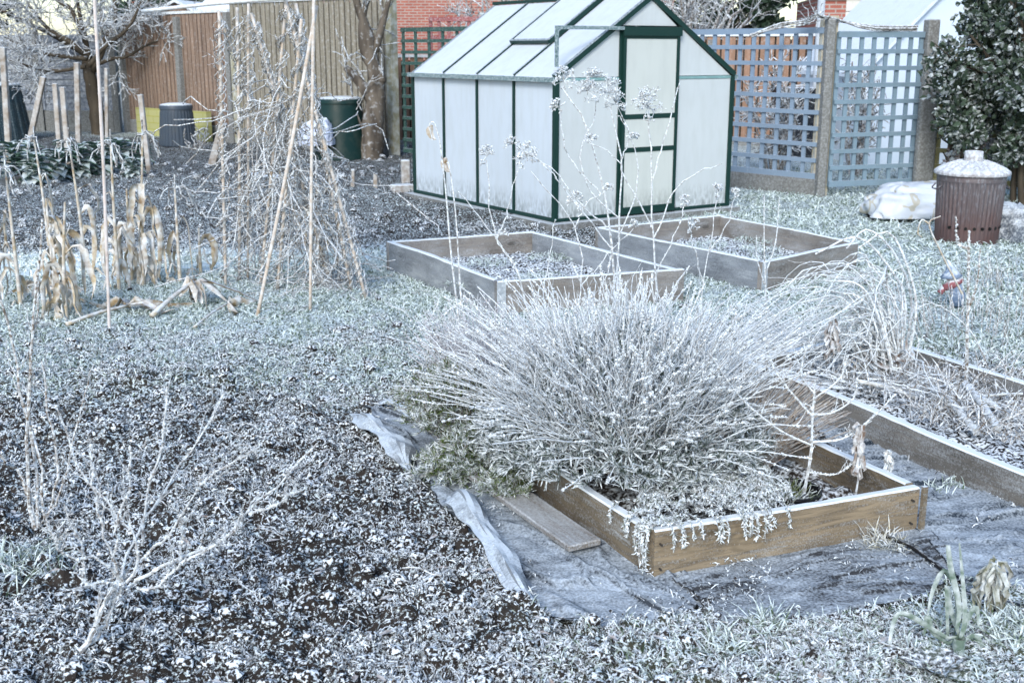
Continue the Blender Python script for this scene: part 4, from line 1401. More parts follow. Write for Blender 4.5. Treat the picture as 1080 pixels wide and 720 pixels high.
umbel_plant('dried_fennel', [(px([(612, 420, 4.7), (606, 350), (614, 300), (607, 240), (560, 180)], 4.7), 1.0),
                             (px([(614, 300), (640, 270), (668, 240)], 4.7), .7),
                             (px([(607, 240), (618, 215), (641, 200)], 4.7), .7)], .0034,
            [(607, 212, 4.7, .035, 12), (668, 238, 4.7, .02, 8), (641, 200, 4.7, .02, 8)],
            'short branching dried stem behind the top of the lavender')
umbel_plant('dried_fennel', [(px([(735, 420, 5.2), (738, 340), (748, 260), (757, 205)], 5.2), 1.0), (px([(748, 265), (768, 235), (775, 205)], 5.2), .8), (px([(742, 300), (732, 262), (726, 235)], 5.2), .7)], .0034,
            [(757, 202, 5.2, .03, 10), (776, 204, 5.2, .02, 8), (730, 238, 5.2, .03, 12)],
            'dried forked stem in front of the right hand empty bed')
twiggy('bare_stalk', [(px([(806, 400, 5.3), (808, 330), (806, 260), (806, 205)], 5.3), 1.0), (px([(807, 290), (818, 255), (822, 208)], 5.3), .8), (px([(806, 300), (798, 270), (798, 248)], 5.3), .6)],
       .0042, M['white_stem'], 'pair of straight bare stalks in front of the right hand empty bed', 'stalk', bead=(14, .004))
r_, P_, R_ = twiggy('tall_pod_stalk', [(px([(492, 400, 4.75), (483, 330), (475, 260), (470, 200), (463, 142)], 4.75), 1.1), (px([(500, 400, 4.75), (487, 320), (481, 230), (474, 176), (471, 172)], 4.75), 1.0), (px([(463, 145), (458, 130), (453, 132), (456, 148)], 4.75), .8)],
                     .0040, M['white_stem'], 'two tall thin stalks with curled pods before the greenhouse side', 'stalk')
b = MB()
for (x, y) in ((457, 140), (472, 174)):
    c = at(x, y, Y=4.75) - np.array(r_.location)
    P = smooth_path([c + (-.004, 0, .03), c + (-.016, 0, .005), c + (-.004, 0, -.02), c + (.012, 0, -.028)], 8)
    b.ribbons(P, np.array([.004, .012, .015, .014, .012, .009, .005, .001])[None], hint=np.array([[[0., 1, 0]]]), fold=.5)
b.build('pods', M['straw'], r_)
# sapling and shrivelled seed heads in the tan bed
S0 = np.array([*at(848, 520, .1)])
YS = S0[1]
twiggy('sapling', [(np.vstack([S0, px([(855, 480), (857, 440), (860, 400)], YS)]), 1.3),
                   (px([(857, 466), (890, 462), (920, 440), (945, 415)], YS), 1.0), (px([(857, 470), (820, 452), (780, 418), (748, 372)], YS), 1.0),
                   (px([(858, 437), (878, 435), (900, 420), (904, 398)], YS), .8), (px([(858, 440), (840, 420), (820, 395), (812, 378)], YS), .8),
                   (px([(859, 420), (885, 400), (893, 378)], YS), .7), (px([(859, 415), (845, 395), (850, 368)], YS), .7), (px([(850, 497), (880, 500), (900, 488)], YS), .6)],
       .0040, M['white_stem'], 'thin branching frosted sapling in the right corner of the tan bed', 'sapling', (34, .008), [(5, .045, .7, .5, .7)], bead=(30, .004))
def shrivelled(name, base, top, mt, label, n=26, size=.05, sides=None):
    root, P, R = twiggy(name, [(smooth_path([base, (base + top) / 2 + (.008, 0, 0), top], 6), 1.0)], .0032, M['white_stem'], label, 'plant')
    b = MB()
    t = .35 + .65 * rng.random(n)
    C = (base + (top - base) * t[:, None]) - base
    d = unit(rng.normal(size=(n, 3)) * (.7, .5, .3) + (0, 0, -.6))
    p = [C, C + d * size * .4 + (0, 0, .012), C + d * size * .8 + (0, 0, -size * .2), C + d * size * .7 + (0, 0, -size * .7)]
    P = smooth_batch(np.stack(p, 1))
    b.ribbons(P, np.array([.002, .007, .008, .002])[None] * (.6 + .8 * rng.random((n, 1))), fold=.6)
    b.build('shrivelled_leaves', mt, root)
def smooth_batch(P):
    return wob(P, .003)
BL = frosted('brown_dead_leaf', (.22, .16, .12), (.13, .09, .07), .35, .3, 30, 2.4)
shrivelled('withered_plant', at(902, 524, .1), at(909, 448, Y=at(902, 524, .1)[1]), BL, 'withered brown plant hanging by the far side board of the tan bed', 34, .028)
shrivelled('withered_plant', at(930, 515, .06), at(940, 476, Y=at(930, 520, .05)[1]), M['white_stem'], 'small white withered sprig on the path edge right of the tan bed', 22, .022)
shrivelled('withered_plant', at(1040, 648, .0), at(1052, 590, Y=at(1040, 648)[1]), frosted('olive_dead_leaf', (.20, .21, .13), (.13, .12, .09), .3, .3, 30, 2.2), 'withered olive brown plant right of the leek', 60, .055)
shrivelled('withered_plant', at(878, 392, .15), at(879, 335, Y=at(878, 392, .15)[1]), BL, 'dark withered head standing in the arching plant of the long bed', 50, .045)

# ---------------------------------------------------------------- arching dead plant
def arching():
    c = np.array([*at(935, 392, .1)])
    c[2] = .08
    root = tag(empty('arching_dead_plant', tuple(c)), 'big arching dead plant with white stems drooping left over the long bed', 'plant')
    N = 95
    base = rng.normal(size=(N, 3)) * (.045, .045, .0)
    reach = .20 + .62 * rng.random(N)
    ang = np.pi + rng.normal(size=N) * .45
    hh = .14 + .40 * rng.random(N) ** 1.3
    tip = base + np.stack([np.cos(ang) * reach, np.sin(ang) * reach * .8, hh * (.25 + .45 * rng.random(N))], -1)
    ctrl = base + np.stack([np.cos(ang) * reach * .12 + .06 * rng.normal(size=N), .05 * rng.normal(size=N), hh * 1.75], -1)
    P = wob(bez(base, ctrl, tip, 12), .007)
    R = np.linspace(.0048, .0018, 12)[None] * (.6 + .7 * rng.random((N, 1)))
    b = MB().tubes(P, R, 5)
    Q, RQ = spawn(P, R, 2, .16, .45, -.3, 5, .6, .35)
    b.tubes(Q, RQ, 3)
    frostfur(b, P, 30, .008, .0013)
    b.build('arching_stems', M['white_stem'], root)
    # tall ones at the right edge
    S = [px([(955, 390), (966, 330), (960, 290), (938, 245), (905, 262)], c[1]), px([(948, 388), (955, 320), (940, 285), (905, 250), (860, 268)], c[1] + .1), px([(942, 390), (925, 330), (905, 300), (870, 296)], c[1] - .1),
         px([(950, 388), (962, 322), (945, 270), (915, 242), (893, 262)], c[1] + .1)]
    P = np.stack([smooth_path(s, 14) for s in S]) - c
    b = MB().tubes(P, np.linspace(.008, .004, 14)[None], 6)
    frostfur(b, P, 60, .009, .0014)
    b.build('thick_stems', M['white_stem'], root)
    n = 160
    a = rng.random(n) * 2 * np.pi
    C = np.stack([.14 * np.cos(a) * rng.random(n), .12 * np.sin(a) * rng.random(n), .02 + .08 * rng.random(n)], -1)
    d = unit(rng.normal(size=(n, 3)) + (0, 0, .1)) * .06
    MB().ribbons(wob(np.stack([C, C + d * .5, C + d], 1), .01), np.array([.006, .01, .003])[None], fold=.4).build('dead_leaf_base', BL, root)
arching()
tuft_of_stems('low_dead_stems', (1.0, 5.75, .0), 170, .35, .60, .22, M['white_stem'], 'mass of low frosted stems between the lavender and the arching plant', rad_=.0022, lean=(.15, .1), K=6, low=.35)
tuft_of_stems('low_dead_stems', (1.62, 6.1, .0), 90, .25, .5, .22, M['white_stem'], 'low tangle of frosted stems behind the arching plant', rad_=.0022, lean=(-.15, .1), K=6, low=.3)

# fallen thick cut stalks in the long bed
def cut_stalks():
    sp = [((1030, 455, .1), (985, 410, .12), .016), ((1052, 452, .11), (1018, 405, .14), .016), ((1062, 440, .12), (1030, 418, .14), .012), ((968, 420, .1), (905, 402, .14), .010), ((1078, 415, .13), (1010, 425, .12), .006)]
    names = ['thick ribbed cut stalk lying nearest the board of the long bed', 'second thick cut stalk beside it, a little farther right', 'thinner cut stalk lying behind the two thick ones', 'thin pale stalk leaning by the base of the arching plant', 'long thin stem lying across the cut stalks']
    for (a, c, r), lb in zip(sp, names):
        A, C = at(*a), at(*c)
        P = smooth_path([A, (A + C) / 2 + (0, 0, .012), C], 12)
        n = 16
        o = MB().tubes(P[None] * 1.0 - A, r * (1 + .0 * P[:, 0])[None], n, True).build('cut_stalk', frosted('ribbed_pale_stalk', (.36, .33, .26), (.2, .17, .12), .5, .35, 50, 2.2, 60, (1, 4, 1)), smooth=False, loc=tuple(A))
        tag(o, lb, 'stalk')
cut_stalks()

for (x_, y_, n_, lx, lb_) in ((1000, 405, 46, -.22, 'flopped thick pale stems right of the arching plant in the long bed'), (1050, 430, 40, -.16, 'flopped pale stems around the cut stalks by the right edge'), (900, 405, 50, -.20, 'flopped pale stems at the left end of the long bed')):
    p_ = at(x_, y_, .08)
    tuft_of_stems('flopped_stems', (p_[0], p_[1], .07), n_, .16, .30, .13, M['white_stem'], lb_, rad_=.0042, lean=(lx, -.03), K=8, fur=14, low=.2)

def weeds(name, spots, mt, label, cat='weed', blade=.05, w=.0022, kind=None):
    b = MB()
    x0, y0 = spots[0][0], spots[0][1]
    for (x, y, z, r, n, h) in spots:
        a = rng.random(n) * 2 * np.pi
        q = np.sqrt(rng.random(n)) * r
        base = np.stack([x - x0 + q * np.cos(a), y - y0 + q * np.sin(a), z + 0 * a], -1)
        d = unit(rng.normal(size=(n, 3)) * (.8, .8, .35) + (0, 0, .8))
        L = h * (.5 + .8 * rng.random((n, 1)))
        tip = base + d * L
        tip[:, 2] -= L[:, 0] * .25 * rng.random(n)
        P = bez(base, base * .5 + tip * .5 + (0, 0, h * .25), tip, 4)
        b.ribbons(P, np.array([w, w, w * .8, w * .2])[None], fold=.3)
    o = b.build(name, mt, loc=(x0, y0, 0))
    return tag(o, label, cat, kind=kind)
M['grass'] = frosted('rimed_grass_blade', (.08, .13, .06), (.045, .08, .035), .58, .45, 40, 5.0, fcol=(.73, .835, .83, 1))
M['grass_dry'] = frosted('dry_rimed_grass', (.42, .36, .22), (.25, .24, .13), .45, .3, 40, 2.4)
def sp(x, y, r, n, h, z=0.0):
    p = at(x, y, z)
    return (p[0], p[1], z - .005, r, n, h)
weeds('grass_tuft', [sp(925, 575, .05, 90, .09), sp(950, 580, .04, 50, .07)], M['grass_dry'], 'dry pale grass tuft at the foot of the tan board near its right end', 'grass')
weeds('grass_tuft', [sp(805, 665, .06, 110, .10)], M['grass'], 'frosted grass tuft on the soil below the dark membrane', 'grass')
weeds('grass_tuft', [sp(770, 690, .07, 120, .09)], M['grass'], 'frosted grass tuft at the bottom edge left of the one by the membrane', 'grass')
weeds('grass_tuft', [sp(1000, 665, .08, 120, .10), sp(1060, 670, .09, 130, .1)], M['grass'], 'frosted grass around the leek at the lower right corner', 'grass')
weeds('grass_tuft', [sp(990, 520, .05, 60, .05), sp(1005, 512, .05, 60, .05)], M['grass'], 'low frosty weed on the black path membrane', 'weed')
weeds('grass_tuft', [sp(20, 600, .12, 220, .10), sp(60, 615, .06, 80, .09), (-1.5, 3.1, 0, .12, 160, .1)], M['grass'], 'frosted green grass tuft at the left edge behind the currant bush', 'grass')
weeds('moss_edge', [sp(x, y, .03, 45, .018) for x, y in ((760, 600), (790, 592), (810, 588), (835, 580), (860, 574), (880, 570), (740, 605), (720, 610))], M['green_leaf'], 'green mossy weeds along the foot of the tan front board', 'moss', w=.003)
weeds('dead_stem_litter', [sp(x, y, .22, 60, .17, .1) for x, y in ((900, 395), (960, 410), (1030, 400), (1060, 440), (1010, 440), (985, 425))], M['stem'], 'long tangled dead stems lying in the long bed', 'weeds', w=.0030, kind='stuff')
weeds('bed_weeds', [sp(x, y, .16, 200, .06, .1) for x, y in ((880, 390), (920, 405), (1000, 398), (1040, 425), (1065, 400), (1000, 440), (960, 400), (1070, 455))], M['stem'], 'tangled dead frosted stems covering the soil of the long bed', 'weeds', w=.0025, kind='stuff')
weeds('bed_weeds', [(QB[0][0] * u + QB[2][0] * (1 - u) + dx, QB[0][1] * u + QB[2][1] * (1 - u) + dy, .08, .18, 170, .04) for u in (.3, .7) for dx, dy in ((-.25, -.1), (.2, .12))], M['grass'], 'short frosted seedlings in the left hand grey bed', 'weeds', kind='stuff')
weeds('bed_weeds', [(QC[0][0] * u + QC[2][0] * (1 - u) + dx, QC[0][1] * u + QC[2][1] * (1 - u) + dy, .07, .16, 150, .05) for u in (.3, .5, .7) for dx, dy in ((-.2, -.1), (.2, .12))], M['grass'], 'short frosted weeds in the right hand grey bed', 'weeds', kind='stuff')

# ---------------------------------------------------------------- leek and cabbage, lower right
def leek():
    c = at(1010, 690)
    root = tag(empty('leek', (c[0], c[1], 0)), 'frosted leek with folded over grey green leaves at the lower right', 'leek')
    m = frosted('rimed_leek_leaf', (.15, .21, .17), (.10, .16, .12), .22, .25, 30, 2)
    MB().tubes([(0, 0, -.01), (.0, .0, .05)], .016, 12).build('stem', m, root, True)
    S = [([(1008, 672), (1012, 640), (1003, 600), (1000, 575), (1002, 585)], .010), ([(1008, 675), (1010, 630), (998, 602), (985, 620), (978, 650)], .011),
         ([(1008, 678), (980, 662), (955, 648), (943, 655), (935, 700)], .012), ([(1012, 676), (1018, 650), (1012, 572)], .009), ([(1010, 680), (1030, 672), (1040, 700)], .012),
         ([(1005, 682), (985, 668), (978, 650), (975, 670)], .01), ([(1012, 672), (1002, 640), (999, 620), (1000, 700)], .010), ([(1012, 680), (1020, 655), (1030, 640), (1032, 660)], .009)]
    for s, w in S:
        P = smooth_path(px(s, c[1] + .02 * rng.normal()), 14)
        P[0] = [c[0], c[1], .05]
        MB().ribbons(P - np.array([c[0], c[1], 0]), (w * .62 * np.sin(np.linspace(.5, 3.0, 14)) + .001)[None], hint=np.array([[[0.2, 1., .2]]]), fold=.45).build('leaf', m, root, True)
leek()
def leaf_disc(b, c, d, r, curl=.3, n=9):
    """one broad crinkled leaf: c base, d direction, r length"""
    d = unit(np.asarray(d, float))
    s = unit(np.cross(d, (0, 0, 1)) + 1e-6)
    u = np.cross(s, d)
    V = []
    for i in range(n):
        t = i / (n - 1)
        w = r * .42 * math.sin(math.pi * min(1, (.12 + .88 * t) ** .8)) + .002
        for j in range(7):
            q = (j - 3) / 3
            cr = .035 * r * math.sin(9 * t + 5 * q + c[0] * 50) + .10 * r * q * q
            V.append(c + d * r * t + s * w * q + u * (cr - curl * r * t * t + 0.0))
    i = np.arange(n - 1)[:, None] * 7 + np.arange(6)
    b.add(np.array(V), np.stack([i, i + 1, i + 8, i + 7], -1).reshape(-1, 4))
def leafy(name, loc, n, r, mt, label, cat, up=.3, group=None, stem=0.0, curl=.35):
    root = tag(empty(name, tuple(loc)), label, cat, group)
    b = MB()
    for k in range(n):
        a = k * 2.4 + rng.random()
        e = up + .9 * k / n
        h = stem * k / n
        leaf_disc(b, np.array([.02 * math.cos(a), .02 * math.sin(a), .02 + h]), (math.cos(a), math.sin(a), e), r * (.75 + .4 * rng.random()), curl)
    b.build('leaves', mt, root, True)
    if stem:
        MB().tubes([(0, 0, -.02), (0, 0, stem)], .018, 8).build('stem', mt, root)
    return root
p = at(985, 712)
leafy('cabbage', (p[0], p[1], .0), 20, .062, frosted('rimed_purple_green_leaf', (.10, .10, .12), (.07, .10, .06), .10, .3, 90, 4.5), 'low frosted purplish leafy plant at the bottom edge below the leek', 'cabbage', .1)
BRS = frosted('blue_green_brassica_leaf', (.10, .19, .15), (.06, .13, .08), .18, .45, 16, 1.8, 8)
for k, (x, y, s) in enumerate(((-8, 196, 1.0), (15, 190, 1.15), (38, 196, .95), (62, 190, .9), (84, 188, 1.0), (103, 186, 1.05), (126, 180, 1.05), (148, 178, .8), (28, 178, .9), (72, 176, .85), (140, 188, .6))):
    p = at(x, y)
    tg = ['half outside the left edge', 'tallest at the left end', 'low, third from the left end', 'in front of the leaning stake', 'in front of the two short stakes', 'left of the tall cane', 'the tallest, right of the tall cane', 'by the rightmost stake at the row end', 'in the back row behind the left end', 'in the back row between the stakes', 'small one in front of the row end'][k]
    leafy('brassica_plant', (p[0], p[1], .0), 34, .20 * s, BRS, 'frosted green brassica plant, ' + tg, 'brassica', -.1, 'brassica plants in a row', .36 * s, .6)

# ---------------------------------------------------------------- frosted currant bush in the left foreground
CB = at(82, 697)
def cb(*pts):
    return px([(x, y, CB[1] + d) for x, y, d in pts])
twiggy('currant_bush', [
    (cb((82, 700, 0), (98, 665, 0), (118, 622, .02), (130, 612, .03)), 2.0), (cb((88, 690, .01), (112, 655, .03), (128, 618, .04)), 1.5),
    (cb((130, 616, .0), (108, 614, -.03), (90, 612, -.05), (86, 575, -.06), (66, 530, -.08)), .8),
    (cb((128, 612, .0), (105, 592, -.04), (65, 583, -.1), (50, 550, -.12), (38, 520, -.14)), 1.0),
    (cb((130, 612, .0), (118, 585, -.02), (105, 545, -.03), (98, 500, -.03), (96, 470, -.03)), .9),
    (cb((133, 614, .0), (145, 590, .02), (142, 563, .03), (128, 550, .05), (90, 500, .06), (60, 425, .07)), 1.0),
    (cb((142, 612, .0), (185, 590, .04), (230, 572, .08), (268, 535, .12), (334, 468, .18)), 1.2),
    (cb((145, 620, .0), (165, 618, .0), (190, 595, .0), (235, 570, .0)), 1.0),
    (cb((262, 542, .11), (295, 530, .12), (313, 514, .13)), .7),
    (cb((128, 612, .02), (140, 570, .1), (165, 530, .15), (198, 480, .2), (236, 415, .26)), 1.0),
    (cb((150, 575, .08), (155, 530, .1), (172, 460, .12), (176, 405, .13)), .9),
    (cb((122, 592, .0), (122, 556, -.05), (135, 520, -.06), (138, 470, -.08)), .8),
    (cb((190, 595, .03), (192, 570, .03), (196, 545, .04)), .5), (cb((150, 590, .03), (180, 560, .0), (215, 510, -.03), (262, 480, -.05)), .8)],
    .0036, M['shrub_stem'], 'low frosted currant bush with a forked bare trunk in the left foreground', 'bush', (80, .010), [(9, .10, .55, .35, .6)], kink=.0030, sides=6, bead=(60, .0042))
CB2 = at(38, 556)
def cc(*pts):
    return px([(x, y, CB2[1] + d) for x, y, d in pts])
twiggy('raspberry_canes', [
    (cc((38, 558, 0), (20, 500, 0), (0, 480, -.1), (-20, 440, -.1)), 1.2), (cc((36, 556, 0), (28, 480, 0), (32, 400, 0), (36, 340, 0), (46, 230, 0)), 1.2),
    (cc((40, 556, 0), (34, 470, .05), (18, 400, .05), (6, 330, .05), (-6, 300, 0)), 1.0), (cc((48, 550, 0), (42, 490, 0), (30, 420, .1), (42, 300, .1)), .9),
    (cc((50, 545, 0), (62, 500, 0), (52, 440, .0), (46, 380, 0)), .9), (cc((40, 556, 0), (60, 530, -.05), (75, 470, -.05), (88, 420, 0), (102, 385, 0)), .6)],
    .0052, M['stem'], 'upright frosted raspberry canes at the left edge of the foreground', 'canes', (60, .009), [(5, .12, .5, .35, .5)], kink=.004, sides=6)
twiggy('dry_twigs', [(px([(452, 350, 6.6), (476, 325), (494, 316)], 6.6), 1), (px([(445, 352), (462, 320), (458, 312)], 6.6), .8), (px([(455, 350), (480, 340), (486, 322)], 6.6), .8), (px([(440, 352), (428, 330), (410, 322)], 6.6), .7)], .006, M['white_stem'], 'small forked frosted twigs left of the grey bed', 'twigs', kids=[(5, .12, .7, .3, .6)])

# ---------------------------------------------------------------- right side stalks by the ornament
YR = 5.2
twiggy('bare_stalk', [(px([(1018, 440, 4.9), (1020, 360), (1021, 300), (1022, 243)], 4.9), 1.5), (px([(1020, 330), (1030, 300), (1034, 262)], 4.9), .9), (px([(1020, 262), (1010, 255), (1008, 228)], 4.9), .9)], .0055, M['stem'],
       'knobbly upright stalk with a cut top standing in front of the ornament', 'stalk', bead=(40, .006))
twiggy('bare_stalk', [(px([(1015, 310, 6.4), (992, 265), (980, 236), (992, 228)], 6.4), 1.0), (px([(980, 236), (972, 232), (968, 245), (972, 250)], 6.4), .8)], .006, M['straw_pale'],
       'hooked pale stem behind the ornament, below the incinerator', 'stalk')
twiggy('bare_stalk', [(px([(1052, 420, 5.6), (1040, 380), (1020, 345), (985, 320), (960, 330)], 5.6), 1.0), (px([(1060, 430, 5.6), (1078, 380), (1100, 340)], 5.6), .8), (px([(1062, 430), (1055, 390), (1072, 372)], 5.6), .7)], .0045, M['white_stem'],
       'thin arching stems at the right edge beyond the long bed', 'stalk', kids=[(6, .2, .6, .1, .6)])
for k, (x, y, r, n, h, lb) in enumerate(((1040, 350, .5, 130, .30, 'scattered frosted dead stems on the lawn behind the long bed'), (1075, 300, .45, 70, .22, 'sparse frosted stems at the right edge in front of the tarpaulin'))):
    p = at(x, y)
    t_ = tuft_of_stems('dead_stem_patch', (p[0], p[1], 0), n, r, r * 1.15, h, M['stem'], lb, rad_=.0028, low=.3)
    t_['kind'] = 'stuff'

# little scarecrow-like ornament, pointed hat, red scarf, blue body
def ornament():
    c = at(1000, 326)
    root = tag(empty('garden_ornament', (c[0], c[1], 0), .1), 'small blue ornament with pointed hat and red scarf stuck in the lawn', 'ornament')
    bl = paint('grey_blue_fabric', (.17, .24, .36), frost=.05, rough=.8)
    MB().tubes([(.03, 0, -.02), (.02, 0, .12)], .006, 6).build('stick', M['straw'], root)
    def R(pts, n=14): return MB().tubes(pts[0], np.array(pts[1])[None], n, True)
    R(([(.075, 0, .02), (.06, 0, .08), (.03, 0, .15), (.012, 0, .20)], [.02, .042, .036, .024])).build('coat', bl, root, True)
    R(([(.045, 0, .02), (.045, 0, .07), (.03, 0, .12)], [.018, .028, .03])).build('trouser_leg', bl, root, True)
    b = MB().tubes([(-.045, -.01, .135), (.0, -.025, .165), (.06, -.02, .19)], np.array([.022, .030, .020])[None], 10, True).tubes([(-.04, -.01, .14), (-.07, -.01, .105)], np.array([.014, .02])[None], 8, True)
    b.build('scarf', paint('dull_red_fabric', (.28, .10, .11), frost=.0, rough=.9), root, True)
    MB().lumps([(-.005, 0, .205)], [.033], ICO1, .02).build('head', paint('pale_cloth', (.45, .38, .34)), root, True)
    MB().tubes([(.0, 0, .205), (-.003, 0, .225), (-.012, 0, .26), (-.035, 0, .31)], np.array([.066, .044, .024, .004])[None], 16, True).build('pointed_hat', bl, root, True)
ornament()

# ---------------------------------------------------------------- dead sweetcorn
def corn(base, h, lean, label, husks=10, tassel=True, low=.5, broken=False, seed=0):
    base = np.asarray(base, float)
    root = tag(empty('sweetcorn_stalk', tuple(base)), label, 'corn stalk', 'dead sweetcorn stalks')
    top = np.array([lean[0], lean[1], h])
    P = smooth_path([(0, 0, -.02), top * .5 + (lean[0] * -.15, 0, 0), top], 14)
    MB().tubes(P[None], np.linspace(.014, .006, 14)[None], 8).build('stem', M['straw_pale'], root, True)
    b = MB()
    n = husks
    t = np.linspace(.06, .8, n) * (low + .25) + .02
    S = []
    for k in range(n):
        c = P[int(t[k] * 13)]
        a = rng.random() * 2 * np.pi
        d = np.array([math.cos(a), math.sin(a) * .8, 0])
        r = .07 + .09 * rng.random()
        dr = min(c[2] - .01, .16 + .26 * rng.random())
        S.append(smooth_path([c, c + d * r * .45 + (0, 0, .07), c + d * r * .85 + (0, 0, -.02), c + d * r * (.75 + .3 * rng.random()) + (0, 0, -dr * .6), c + d * r * (.6 + .7 * rng.random()) + (0, 0, -dr)], 11))
    S = wob(np.stack(S), .005)
    w = np.array([.007, .012, .017, .021, .022, .021, .02, .018, .014, .009, .002])
    b.ribbons(S, w[None] * (.45 + .75 * rng.random((n, 1))), fold=.7)
    b.build('dead_leaves', M['straw_pale'], root, True)
    if tassel:
        m = 7
        a = rng.random(m) * 2 * np.pi
        c = np.repeat(top[None], m, 0)
        r = .05 + .10 * rng.random(m)
        d = np.stack([np.cos(a) * r, np.sin(a) * r, 0 * a], -1)
        T = bez(c, c + d * .6 + (0, 0, .06), c + d + np.stack([0 * a, 0 * a, -.06 - .10 * rng.random(m)], -1), 7)
        T = wob(T, .008)
        q = MB().tubes(T, .0048, 5).tubes(np.array([top, top + (0.005, 0, .10)]), .005, 5)
        frostfur(q, T, 16, .012, .002)
        q.build('tassel', M['twig_white'], root, True)
    return root
def gp(x, y):
    return at(x, y)
def corn_at(x, y, tx, ty, label, **k):
    B_ = gp(x, y)
    T_ = at(tx, ty, Y=B_[1])
    return corn(B_, T_[2], (T_[0] - B_[0], rng.normal() * .05), label, **k)
corn_at(22, 322, 6, 178, 'dead sweetcorn stalk at the left edge with a drooping tassel', husks=8)
corn_at(60, 332, 46, 210, 'thick dead sweetcorn with wide drooping husks, no tassel, at left', husks=18, tassel=False, low=.7)
corn_at(70, 338, 72, 212, 'short dead sweetcorn leaning on the thick one at left', husks=12, tassel=False, low=.6)
corn_at(92, 290, 74, 150, 'dead sweetcorn with tassel rising behind the thick one', husks=5)
corn_at(52, 262, 34, 147, 'dead sweetcorn with tassel before the brassicas at far left', husks=4)
corn_at(126, 308, 118, 153, 'tall thin dead sweetcorn just right of the tall cane', husks=7)
corn_at(152, 303, 149, 143, 'tall dead sweetcorn with a dense skirt of husks', husks=20, low=.55)
corn_at(140, 298, 136, 198, 'short dead sweetcorn among the husks of the dense one', husks=12, tassel=False)
corn_at(190, 300, 183, 200, 'dead sweetcorn with thin hanging leaves, right of the dense one', husks=5)
corn_at(212, 290, 211, 240, 'short dead sweetcorn stub next to the first bean pole', husks=4, tassel=False)
def fallen(a, b_, label, r=.012, husk=8):
    A, B_ = at(*a), at(*b_)
    root = tag(empty('fallen_sweetcorn_stalk', tuple(A)), label, 'corn stalk', 'fallen sweetcorn stalks')
    P = smooth_path([A, (A + B_) / 2 + (0, 0, .01), B_], 10) - A
    MB().tubes(P[None], np.linspace(r * 1.2, r * .8, 10)[None], 8, True).build('stem', M['straw_pale'], root, True)
    c = P[-1]
    n = husk
    d = np.stack([rng.normal(size=n) * .1 + .04, rng.normal(size=n) * .08, 0 * np.arange(n)], -1)
    S = np.stack([np.repeat(c[None], n, 0), c + d * .5 + (0, 0, .02), c + d * 1.1 + (0, 0, -.04), c + d * 1.6 + (0, 0, -c[2] + .02 - 0 * .1)], 1)
    MB().ribbons(wob(S, .01), np.array([.008, .022, .024, .006])[None], fold=.5).build('dead_leaves', M['straw'], root, True)
fallen((160, 333, .02), (204, 297, .14), 'fallen sweetcorn stalk propped up on brown husks, by the bean canes', .014, 12)
fallen((70, 342, .02), (135, 322, .05), 'fallen sweetcorn stalk lying flat at the foot of the dense stalk', .011, 8)
fallen((205, 345, .01), (240, 320, .04), 'short fallen stalk piece in front of the bean canes', .008, 4)
fallen((90, 318, .02), (40, 300, .10), 'fallen sweetcorn stalk behind the thick one at left', .010, 8)

